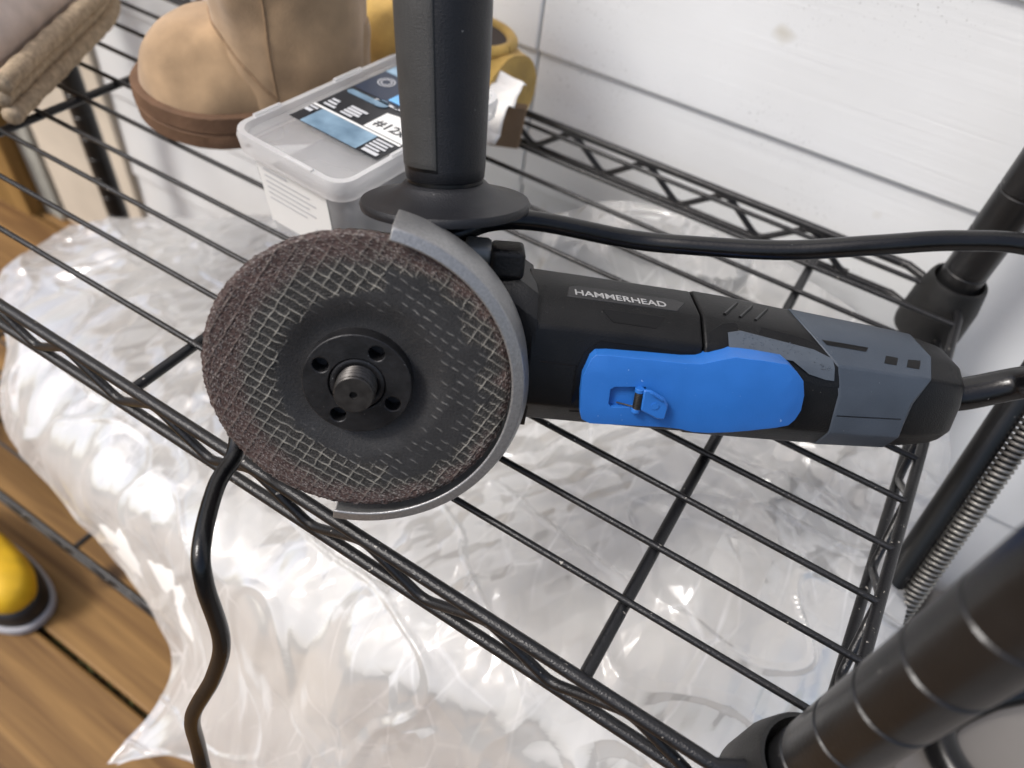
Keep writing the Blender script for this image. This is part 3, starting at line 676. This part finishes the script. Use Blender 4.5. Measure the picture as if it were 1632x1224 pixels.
# power cord: tail loop, over the head, behind the disc, over the front rail
tail = [gw((250, -11.6, -50.6)), gw((262, -11.2, -50.5)), gw((272, -10, -49))]
cord1 = [tuple(v) for v in tail] + [(.0985, .324, .054), (.108, .317, .070), (.124, .312, .096), (.108, .309, .121), (.066, .301, .1285), (.039, .291, .125), (.014, .279, .118), (-.016, .267, .108), (-.050, .255, .101), (-.074, .246, .098), (-.105, .225, .104), (-.120, .211, .105)]
cord1 += [tuple(gw(v)) for v in ((31, 48.8, -36), (12, 43, -38), (-12, 41, -44), (-38, 30, -46), (-50, 0, -38), (-55, -30, -32))]
cord1 += [(-.174, .1095, .0205), (-.1665, .092, .022), (-.150, .070, .0245), (-.143, .062, .014), (-.136, .056, -.016), (-.139, .048, -.042), (-.148, .036, -.075), (-.149, .031, -.107), (-.145, .023, -.149), (-.15, .015, -.25), (-.17, .01, -.4), (-.2, -.02, -.494), (-.3, -.1, -.494)]
cp = catmull(cord1, 12)
V, F = tube_data(cp, lambda q: .0040 - .0005 * smooth(.55, .7, q), 16); o = mk('power_cord', V, F, 'cord_rubber', gr, True); o.matrix_parent_inverse = GI
sr = catmull([tuple(v) for v in tail] + [(.0985, .324, .054), (.108, .317, .070), (.1235, .312, .094)], 8)
V, F = tube_data(sr, lambda s: .0082 - .0012 * s, 20); o = mk('strain_relief', V, F, 'cord_rubber', gr, 'auto', angle=50); o.matrix_parent_inverse = GI
for ob in COL.objects:     # sub-parts inherit the grinder's placement through their part
    pass

# ================================================================== TAN BOOT
def obj_frame(name, loc, rz, label, cat):
    e = empty(name, loc); e.rotation_euler = (0, 0, rz); tag(e, label, cat); return e
boot = obj_frame('suede_boot', (-.448, .292, .0017), R(35), 'tan suede ankle boot with brown sole beside plastic tub', 'boot')
from mathutils.bvhtree import BVHTree
BL = .158
def outline(grow=0., n=64, L=BL, wf=.047, wh=.032):
    pts = []
    for k in range(n):
        a = 2 * math.pi * k / n; cxx = math.cos(a); syy = math.sin(a)
        x = L / 2 - L / 2 * (abs(cxx) ** .8) * (1 if cxx > 0 else -1)
        t = x / L; wd = lerp(t, [0, .12, .35, .6, .85, 1], [wf * .95, wf, wf, wh * 1.12, wh, wh * .95])
        y = wd * (abs(syy) ** .72) * (1 if syy > 0 else -1)
        d = Vector((x - L / 2, y)); d = d * (1 + grow / max(.02, d.length)); pts.append((d.x + L / 2, d.y))
    return pts
secs = []
for z, g in ((0, -.002), (.002, .0012), (.011, .002), (.0122, .001), (.0135, .0022), (.023, .0016), (.0245, -.001)):
    secs.append([(x, y, z + .008 * max(0, (.05 - x) / .05) ** 2) for x, y in outline(g)])
mk('sole', *loft_data(secs), 'sole_brown', boot, 'auto', angle=40)
secs = []
for j in range(19):
    t = j / 18; z = .0225 + .050 * t
    x0 = .003 + .052 * (1 - math.sqrt(max(0, 1 - t ** 2.3)))
    ring = []
    for x, y in outline(-.002):
        xx = x0 + x * ((BL - .002 - x0) / BL); dome = 1 - .42 * t ** 1.7 * max(0, min(1, (.105 - xx) / .06))
        bulge = 1 + .03 * math.sin(min(1, t * 1.6) * math.pi)
        zz = z + .008 * max(0, (.05 - x) / .05) ** 2 * (1 - t)
        p = Vector((xx, y * dome * bulge * (1 - .06 * t) * (1 - .45 * t ** 2 * smooth(.045, .09, xx)), zz)); k = .0022 * noise.noise(p * 26) + .001 * noise.noise(p * 70)
        ring.append((p.x + k, p.y * (1 + k * 12), p.z + k))
    secs.append(ring)
V, F = loft_data(secs); mk('vamp', V, F, 'suede', boot, 'auto', angle=70); bv_vamp = BVHTree.FromPolygons([Vector(v) for v in V], F)
secs = []
for j in range(26):
    t = j / 25; z = .026 + .235 * t; cxs = BL - .0535 + .002 * t; rx = .0485 + .002 * t; ry = .0375 + .012 * min(1, t * 2)
    ring = []
    for k in range(64):
        a = 2 * math.pi * k / 64; e = .0030 * noise.noise((math.cos(a) * 1.6, math.sin(a) * 1.6, z * 20)) + .0016 * noise.noise((math.cos(a) * 4, math.sin(a) * 4, z * 45))
        ring.append((cxs + (rx + e) * math.copysign(abs(math.cos(a)) ** .9, math.cos(a)), (ry + e) * math.copysign(abs(math.sin(a)) ** .85, math.sin(a)), z))
    secs.append(ring)
V, F = loft_data(secs); mk('shaft', V, F, 'suede', boot, 'auto', angle=70); bv_shaft = BVHTree.FromPolygons([Vector(v) for v in V], F)
def snap(pts, trees):
    out = []
    for p in pts:
        best = None
        for tr in trees:       # outermost hit when coming in from the near side
            h = tr.ray_cast(Vector((p.x, p.y - .1, p.z)) if p.y < -.012 else Vector((p.x - .1, p.y, p.z)), Vector((0, 1, 0)) if p.y < -.012 else Vector((1, 0, 0)))
            if h[0] is not None and (best is None or h[3] < best[1]): best = (h[0], h[3])
        if best: out.append(best[0])
    return out
def stitched(path, r, m='stitch'):
    q = snap(catmull(path, 8), [bv_vamp, bv_shaft])
    if len(q) > 3: tube('seam', q, r, m, boot, 6)
stitched([(.056, -.014, .078), (.062, -.03, .074), (.074, -.04, .060), (.088, -.04, .045), (.098, -.04, .034)], .0012)
stitched([(.098, -.04, .027), (.098, -.04, .06), (.099, -.04, .1), (.100, -.04, .16), (.100, -.04, .25)], .0009)
ol = outline(-.0005, 170); tri_V = []; tri_F = []
for k, (x, y) in enumerate(ol):
    if y > .01 or x < .09: continue
    V, F = tube_data([(x, y * 1.01, .0225), (x + .0008, y * .99, .0300), (x + .001, y * .96, .0312)], .0010, 5); b0 = len(tri_V); tri_V += V; tri_F += [tuple(i + b0 for i in f) for f in F]
tag(mk('welt_stitching', tri_V, tri_F, 'stitch', boot), kind='stuff')

# ================================================================== PLASTIC TUB OF SCREWS
tub = obj_frame('plastic_tub', (-.256, .306, .0017), R(-4), 'clear plastic tub of screws with printed lid', 'container'); tub.scale = (.96, .96, 1.12)
def rrect(hx_, hy_, r, n=5):
    pts = []
    for sx_, sy_, a0 in ((1, 1, 0), (-1, 1, 90), (-1, -1, 180), (1, -1, 270)):
        for k in range(n + 1):
            a = R(a0 + 90 * k / n); pts.append((sx_ * (hx_ - r) + r * math.cos(a), sy_ * (hy_ - r) + r * math.sin(a)))
    return pts
def rloft(levels):
    return loft_data([[(x, y, z) for x, y in rrect(a, b, r)] for a, b, r, z in levels])
mk('tub_wall', *rloft([(.033, .061, .008, 0), (.0345, .0625, .009, .004), (.0385, .068, .010, .048)]), 'tub_plastic', tub, 'auto', angle=50)
mk('screws', *rloft([(.031, .059, .007, .003), (.034, .063, .008, .034)]), 'screws', tub, 'auto', angle=50)
lid = mk('lid', *rloft([(.0385, .068, .008, .0505), (.0385, .068, .008, .0545)]), 'lid_plastic', tub, 'auto', angle=50)
V, F = loft_data([[(x, y, z) for x, y in rrect(a, b, r)] for a, b, r, z in ((.0405, .070, .010, .047), (.0425, .072, .012, .047), (.0435, .073, .012, .0545), (.0428, .0723, .012, .0575), (.0395, .069, .010, .0575), (.0385, .068, .009, .0548), (.0385, .068, .009, .0500))], cap=False)
mk('lid_rim', V, F, 'lid_rim', tub, 'auto', angle=40)
for (x, y, dx, dy) in ((-.0415, -.045, .0012, .010), (-.0415, .02, .0012, .012), (.012, -.0715, .010, .0012), (.041, -.02, .0012, .012)):
    mk('lid_rib', *box_data(x - dx, x + dx, y - dy, y + dy, .0565, .0588), 'lid_rim', tub, bevel=.0006)
def lay(name, poly, z, m, par=lid): 
    V = [(x, y, z) for x, y in poly] + [(x, y, z - .00015) for x, y in poly]; n = len(poly)
    return mk(name, V, [tuple(range(n)), tuple(range(n, 2 * n))[::-1]] + [(i, (i + 1) % n, n + (i + 1) % n, n + i) for i in range(n)], m, par)
rc = lambda x0, x1, y0, y1: [(x0, y0), (x1, y0), (x1, y1), (x0, y1)]
lay('label_sheet', rc(-.034, .034, -.036, .058), .0550, 'label_black')
lay('label_photo', rc(-.0255, .018, -.0358, -.0175), .0553, 'label_blue')
lay('label_white_line', rc(-.034, .034, -.0172, -.0155), .0553, 'label_white')
lay('label_size_panel', [(.004, -.0145), (.0338, -.0145), (.0338, .012), (.004, .006)], .0553, 'label_white')
lay('label_navy_panel', rc(-.033, .0335, .016, .045), .0553, 'label_navy')
lay('label_blue_panel', rc(-.006, .0335, .018, .028), .0556, 'label_sky')
lay('label_top_panel', rc(-.033, .0335, .0455, .0575), .0553, 'label_blue')
lay('label_pill', rrect(.011, .0025, .0024) and [(x - .02, y + .0105) for x, y in rrect(.012, .0025, .0024)], .0553, 'label_blue')
lay('label_bubble', [(x - .006 + .0055 * math.cos(2 * math.pi * k / 20) - 0, .0115 + .004 * math.sin(2 * math.pi * k / 20)) for k in range(20) for x in (0,)], .0556, 'label_blue')
for rr_ in (.0055, .0035):
    V, F = lathe_data([(rr_ - .0005, .0556), (rr_ + .0002, .0556)], 28); mk('label_ring', [(x - .022, y + .034, z) for x, y, z in V], F, 'print_pale', lid)
bars = [(-.030, -.021, -.012, .0009), (-.030, -.023, -.0085, .0009), (-.030, -.024, -.005, .0009), (-.016, -.003, -.0035, .001), (-.016, -.005, -.0065, .001), (-.016, -.004, -.0095, .001), (-.016, -.007, -.0125, .0008), (.002, .030, .0138, .0008), (-.012, .006, .0135, .001), (.02, .032, -.0205, .0008), (.02, .031, -.0235, .0008), (.02, .032, -.0265, .0008), (.02, .03, -.0295, .0008), (.021, .032, -.033, .0014), (-.033, -.027, -.02, .0008), (-.033, -.028, -.024, .0014)]
for x0, x1, y, h in bars: lay('label_print', rc(x0, x1, y - h, y + h), .0556, 'print_pale')
text_mesh('size_lettering', '#12x1', .0105, .00008, 'label_black', lid, Matrix.Translation((.0065, -.0095, .05545)))
# paper sticker on the near wall (wall leans outwards)
def stick(u, v, off=.0004):
    t = v / .044; return (u, -(.0625 + .0055 * t) - off, .004 + v)
def spatch(name, u0, u1, v0, v1, m, off):
    V = [stick(u0, v0, off), stick(u1, v0, off), stick(u1, v1, off), stick(u0, v1, off)] + [stick(u0, v0, off - .0001), stick(u1, v0, off - .0001), stick(u1, v1, off - .0001), stick(u0, v1, off - .0001)]
    mk(name, V, [(0, 1, 2, 3), (7, 6, 5, 4), (0, 4, 5, 1), (1, 5, 6, 2), (2, 6, 7, 3), (3, 7, 4, 0)], m, tub)
spatch('sticker', -.029, .026, .003, .0415, 'label_white', .0005)
for k, (u0, u1) in enumerate(((-.024, -.005), (-.024, .012), (-.024, .016), (-.024, .010), (-.024, .014), (-.024, .006))): spatch('sticker_print', u0, u1, .036 - k * .0034, .037 - k * .0034 + (.0006 if k == 0 else 0), 'print_grey', .0008)
for k in range(7): spatch('barcode_bar', .012 + k * .0014, .0127 + k * .0014, .006, .015, 'print_grey', .0008)

# ================================================================== MUSTARD SLIPPER, TISSUE, CARDBOARD
sl = obj_frame('mustard_slipper', (-.425, .466, .0017), R(-9), 'mustard yellow slipper with dark opening behind the plastic tub', 'slipper')
secs = []
for j in range(21):
    t = j / 20; x = .185 * t; wv = .036 * (1 - (1 - min(1, t / .22)) ** 2.2) ** .5 * (1 - .25 * smooth(.82, 1, t) ** 2) + .002; hv_ = lerp(t, [0, .1, .25, .45, .7, 1], [.016, .040, .056, .060, .058, .056])
    secs.append([(x, wv * math.cos(a) * (1 if math.sin(a) < 0 else 1), .001 + hv_ * (.5 + .5 * math.sin(a)) + .0015 * noise.noise((x * 40, a * 2, 1))) for a in [2 * math.pi * k / 28 for k in range(28)]])
mk('upper', *loft_data(secs), 'mustard', sl, 'auto', angle=60)
V, F = tube_data([Vector((.145 + .032 * math.cos(a), .024 * math.sin(a), .0585)) for a in [2 * math.pi * k / 40 for k in range(41)]], .0042, 10, False); mk('collar_edge', V, F, 'mustard', sl, True)
V, F = lathe_data([(.001, 0), (1, 0), (1, .0012)], 32); mk('lining', [(.145 + x * .030, y * .022, .0595 + z) for x, y, z in V], F, 'dark_lining', sl)  # flat cap, shade of the hollow put into its colour
tube('fold', catmull([(.03, -.034, .02), (.036, -.022, .046), (.045, 0, .0555)], 6), .0016, 'mustard', sl, 8)
# tissue
V = []; F = []; nx = 26
for i in range(nx):
    for j in range(nx):
        u = i / (nx - 1); v = j / (nx - 1); z = .026 + .022 * v + .010 * abs(noise.noise((u * 3.5, v * 3.5, 2))) - .03 * max(0, .3 - v)
        V.append((-.285 + .062 * u + .004 * noise.noise((u * 4, v * 4, 7)), .392 + .035 * v - .004 * u, max(.004, z)))
        if i and j: F.append(((i - 1) * nx + j - 1, i * nx + j - 1, i * nx + j, (i - 1) * nx + j))
o = mk('tissue', V, F, 'tissue', None, 'auto', angle=50); sm = o.modifiers.new('th', 'SOLIDIFY'); sm.thickness = .0006
tag(o, 'crumpled white tissue tucked against the mustard slipper', 'tissue')
# cardboard piece: folded flap
V, F = prism([(-.262, .405), (-.224, .424), (-.227, .431), (-.265, .412)], .0017, .030); 
for i in range(len(V)): V[i] = (V[i][0], V[i][1] + .006 * (V[i][2] - .0017) / .03, V[i][2])
o = mk('cardboard_flap', V, F, 'cardboard', None, bevel=.001); tag(o, 'small brown cardboard flap below the white tissue', 'cardboard')

# ================================================================== LACED SLIPPER (upper left)
rs = obj_frame('rope_slipper', (-.578, .282, .0017), R(120), 'pale pleated slipper trimmed with beige rope', 'slipper')
secs = []
for j in range(17):
    t = j / 16; x = -.10 + .215 * t; wv = .042 * math.sqrt(max(0.02, 1 - max(0, (t - .6) / .4) ** 2.4)) * math.sqrt(max(.03, 1 - max(0, (.22 - t) / .22) ** 2.4)); h = lerp(t, [0, .15, .5, .8, 1], [.046, .058, .058, .044, .018])
    secs.append([(x + 0, wv * math.cos(a), .012 + h * (.5 + .5 * math.sin(a)) + .0022 * math.sin(t * 60) * max(0, math.sin(a))) for a in [2 * math.pi * k / 30 for k in range(30)]])
mk('upper', *loft_data(secs), 'linen', rs, 'auto', angle=70)
V, F = lathe_data([(.001, .0012), (.8, .0012), (1, -.004)], 32); mk('lining', [(-.04 + x * .05, y * .027, .0700 + z) for x, y, z in V], F, 'dark_lining', rs)  # dark disc paints the shaded inside of the slipper
V, F = tube_data([Vector((-.04 + .051 * math.cos(a), .028 * math.sin(a), .0695)) for a in [2 * math.pi * k / 40 for k in range(41)]], .004, 10, False); mk('opening_edge', V, F, 'linen', rs, True)
def sole_path(g, z, t0=-.11): 
    out = []
    for k in range(41):
        a = R(-118 + 236 * k / 40); c_ = math.cos(a); s_ = math.sin(a)
        out.append(Vector((.045 + (.075 + g) * c_ if c_ > 0 else .045 + .30 * c_, (.043 + g) * (s_ if c_ > 0 else math.copysign(1, s_)), z)))
    return out
def rope(name, path, r, par):
    P = catmull(path, 5); 
    V, F = tube_data(P, lambda s: r * (1 + .07 * math.sin(s * len(P) * 1.7)), 10); mk(name, V, F, 'rope', par, True)
for g, z in ((.004, .009), (.001, .020), (.006, .0305)): rope('rope_coil', sole_path(g, z), .0062, rs)
rope('rope_coil', [(.105, .030, .034), (.118, .022, .03), (.122, .008, .026), (.112, .002, .04), (.10, .012, .046)], .007, rs)

# ================================================================== COIL SPRING ON ROD
cs = empty('coil_spring_rod', (.130, .115, -.5)); tag(cs, 'steel coil spring around a black rod standing beside rack', 'spring')
A0 = Vector((.132, .115, -.498)); A1 = Vector((.132, .437, .093))
CI = Matrix.Translation(-Vector((.130, .115, -.5)))
o = tube('rod', [A0 + Vector((-.0085, .003, 0)), A1 + Vector((-.0085, .003, 0))], .0075, 'post_black', cs, 16); o.matrix_parent_inverse = CI
d = (A1 - A0).normalized(); e1 = d.cross(Vector((1, 0, 0))).normalized(); e2 = d.cross(e1); Ls = (A1 - A0).length; path = []
turns = 150
for i in range(turns * 10 + 1):
    a = i / 10 * 2 * math.pi; path.append(A0 + d * (Ls * .25 + Ls * .75 * i / (turns * 10)) + (e1 * math.cos(a) + e2 * math.sin(a)) * .0056 + Vector((.004, 0, 0)))
V, F = tube_data(path, .00125, 6); o = mk('coil', V, F, 'spring_steel', cs, True); o.matrix_parent_inverse = CI
o = tube('core', [A0 + Vector((.004, 0, 0)), A1 + Vector((.004, 0, 0))], .0042, 'post_black', cs, 12); o.matrix_parent_inverse = CI

# black hose beyond the near post
V, F = tube_data(catmull([(.31, .52, -.2), (.30, .44, -.24), (.255, .395, -.272), (.235, .36, -.286), (.26, .33, -.288), (.31, .335, -.285), (.42, .36, -.284)], 10), .013, 16)
o = mk('black_hose', V, F, 'cord_rubber', None, True); tag(o, 'thick black hose curling on the pale panel beyond near post', 'hose')

# yellow and black shoe on the deck
ys = obj_frame('sport_shoe', (-.520, .062, -.4995), R(2), 'yellow shoe with black toe band on the wooden deck', 'shoe')
def sh_out(g, n=40):
    return [(-.11 + (.11 + g) * math.copysign(abs(math.cos(a)) ** .8, math.cos(a)), (.040 + g) * math.copysign(abs(math.sin(a)) ** .8, math.sin(a))) for a in [2 * math.pi * k / n for k in range(n)]]
mk('sole', *loft_data([[(x, y, z) for x, y in sh_out(g)] for g, z in ((-.003, 0), (.001, .003), (.001, .010), (-.001, .012))]), 'shoe_grey', ys, 'auto')
mk('toe_band', *loft_data([[(x, y, z) for x, y in sh_out(g)] for g, z in ((-.003, .0115), (-.002, .022), (-.004, .032), (-.008, .036))]), 'shoe_black', ys, 'auto', angle=60)
mk('upper', *loft_data([[(x, y, z + .035 * max(0, -x - .03)) for x, y in sh_out(g)] for g, z in ((-.007, .034), (-.004, .046), (-.006, .058), (-.013, .066), (-.030, .070))]), 'yellow', ys, 'auto', angle=60)

V, F = lathe_data([(.001, .0015), (.85, .0015), (1, -.006)], 32); mk('lining', [(-.155 + x * .042, y * .020, .0755 + z) for x, y, z in V], F, 'dark_lining', ys)  # closed top, opening's shade painted as a dark disc
V, F = tube_data([Vector((-.155 + .043 * math.cos(a), .021 * math.sin(a), .0755 - .006 * math.cos(a))) for a in [2 * math.pi * k / 40 for k in range(41)]], .0045, 10, False); mk('opening_edge', V, F, 'shoe_black', ys, True)
for k in range(4):
    x = -.10 + .013 * k; z = .0735 - .0004 * k
    tube('lace', catmull([(x, -.017, z - .006), (x + .004, 0, z), (x, .017, z - .006)], 5), .0022, 'shoe_grey', ys, 8)

# ================================================================== PLASTIC BAG AND WHAT IT WRAPS
LAT = [[(-.685, .322, -.220), (-.558, .410, -.200), (-.267, .488, -.110), (-.152, .488, -.038), (-.030, .488, -.033), (.103, .492, -.080)],
[(-.664, .232, -.220), (-.499, .318, -.190), (-.276, .406, -.160), (-.127, .466, -.120), (.031, .455, -.100), (.136, .454, -.110)],
[(-.584, .179, -.230), (-.388, .190, -.180), (-.201, .226, -.150), (-.074, .261, -.120), (.036, .296, -.100), (.135, .372, -.110)],
[(-.533, .132, -.270), (-.353, .126, -.200), (-.178, .134, -.160), (-.055, .155, -.130), (.049, .216, -.110), (.135, .311, -.120)],
[(-.393, .111, -.320), (-.265, .104, -.240), (-.152, .100, -.200), (-.050, .121, -.170), (.042, .164, -.140), (.141, .257, -.140)],
[(-0.312,0.083,-0.360), (-0.204,0.084,-0.270), (-0.111,0.083,-0.240), (-0.016,0.108,-0.210), (0.067,0.151,-0.170), (0.159,0.242,-0.170)],
[(-0.306,0.007,-0.385), (-0.234,0.043,-0.360), (-0.082,0.040,-0.330), (0.035,0.078,-0.290), (0.115,0.132,-0.250), (0.206,0.235,-0.250)]]
def lattice(nu, nv):
    rows = [catmull(r, nu) for r in LAT]; cols = [catmull(c, nv) for c in zip(*rows)]
    return [list(r) for r in zip(*cols)]
def ridge(p, s, seed): return 1 - abs(noise.noise((p.x * s + seed, p.y * s - seed, p.z * s))) * 2
def crease(p, s, seed):
    d, _ = noise.voronoi((p.x * s + seed, p.y * s, p.z * s + seed * .3)); return d[1] - d[0]
FOLDS = {}
for nm_, sd0 in (('outer_film', 5), ('inner_film', 9)):
    rnd = random.Random(sd0); FOLDS[nm_] = []
    for k in range(16):
        an = rnd.uniform(0, math.pi); wl = .018 * 9 ** rnd.random(); FOLDS[nm_].append((math.cos(an), math.sin(an), 1 / wl, wl * rnd.uniform(.025, .065), rnd.uniform(0, 50)))
def bag_layer(name, drop, seed, par, amp):
    gr_ = lattice(*((88, 82) if drop == 0 else (44, 40))); nr = len(gr_); nc = len(gr_[0]); V = []; F = []
    for i in range(nr):
        for j in range(nc):
            p = gr_[i][j]; du = (gr_[i][min(j + 1, nc - 1)] - gr_[i][max(j - 1, 0)]); dv_ = (gr_[min(i + 1, nr - 1)][j] - gr_[max(i - 1, 0)][j])
            n = du.cross(dv_); n = n.normalized() if n.length > 1e-9 else Vector((0, 0, 1))
            if n.z < 0: n = -n
            q = p + Vector((noise.noise(p * 5 + Vector((seed, 0, 0))), noise.noise(p * 5 + Vector((0, seed, 0))), 0)) * .016
            h = .007 * noise.noise(q * 4 + Vector((seed, 3, 1)))
            for (dx, dy, fr, am, sd_) in FOLDS[name]:
                gate = smooth(-.05, .22, noise.noise(Vector((p.x, p.y, p.z)) * 6 + Vector((sd_, sd_ * 2, 0))))
                ph = (q.x * dx + (q.y - q.z * .8) * dy) * fr + .22 * noise.noise(q * 5 + Vector((sd_, 0, 0))) + sd_
                h += am * gate * (tri(ph) - .5)
            cr = 1 - min(1, abs(noise.noise(Vector((q.x * 9 + seed, q.y * 20, q.z * 9)))) * 16); h += .0022 * max(0, cr)
            edge = min(1, min(j, nc - 1 - j, nr - 1 - i) / 10)
            h *= .25 + .75 * smooth(0, 14, min(j, nr - 1 - i))
            v = p + n * (h * amp - drop)
            if j < 6 or i > nr - 6: v += Vector((.004 * noise.noise(p * 30), .004 * noise.noise(p * 28 + Vector((4, 4, 4))), .003 * noise.noise(p * 30)))
            if v.y > .455: v.y = .455 + .038 * (1 - math.exp(-(v.y - .455) / .038)) - drop * .3
            V.append(v)
            if i and j: F.append(((i - 1) * nc + j - 1, i * nc + j - 1, i * nc + j, (i - 1) * nc + j))
    return mk(name, V, F, 'bag_film', par, 'auto', angle=50)
bag = empty('plastic_bag', (-.25, .25, -.40)); tag(bag, 'large crumpled cloudy plastic bag on the lower wire shelf', 'plastic bag')
BI = Matrix.Translation((.25, -.25, .40))
o = bag_layer('outer_film', 0, 3.1, bag, 1.0); o.matrix_parent_inverse = BI
o = bag_layer('inner_film', .012, 11.7, bag, .8); o.matrix_parent_inverse = BI
g2 = lattice(8, 8); nr = len(g2); nc = len(g2[0]); top = []; bot = []
for i in range(nr):
    for j in range(nc):
        u = j / (nc - 1); v = i / (nr - 1); p = g2[i][j]; k = .05 + .9 * u
        uu = .12 + .84 * u; vv = .02 + .72 * v
        a = uu * (nc - 1); b = vv * (nr - 1); p = g2[int(b)][int(a)].lerp(g2[min(nr - 1, int(b) + 1)][min(nc - 1, int(a) + 1)], .5)
        top.append(Vector((p.x, min(p.y, .485), p.z - .030 + .006 * noise.noise(p * 12)))); bot.append(Vector((p.x, min(p.y, .485), -.396)))
n_ = len(top); F = []
for i in range(1, nr):
    for j in range(1, nc):
        q = ((i - 1) * nc + j - 1, i * nc + j - 1, i * nc + j, (i - 1) * nc + j); F.append(q); F.append(tuple(x + n_ for x in q[::-1]))
loop = [j for j in range(nc)] + [i * nc + nc - 1 for i in range(1, nr)] + [(nr - 1) * nc + j for j in range(nc - 2, -1, -1)] + [i * nc for i in range(nr - 2, 0, -1)]
for a, b in zip(loop, loop[1:] + loop[:1]): F.append((a, b, b + n_, a + n_))
o = mk('wrapped_cushion', top + bot, F, 'cushion', None, 'auto', angle=60); tag(o, 'off-white cushion seen dimly inside the cloudy plastic bag', 'cushion')
S.render.resolution_x = 1024; S.render.resolution_y = 768
S.cycles.transparent_max_bounces = 16
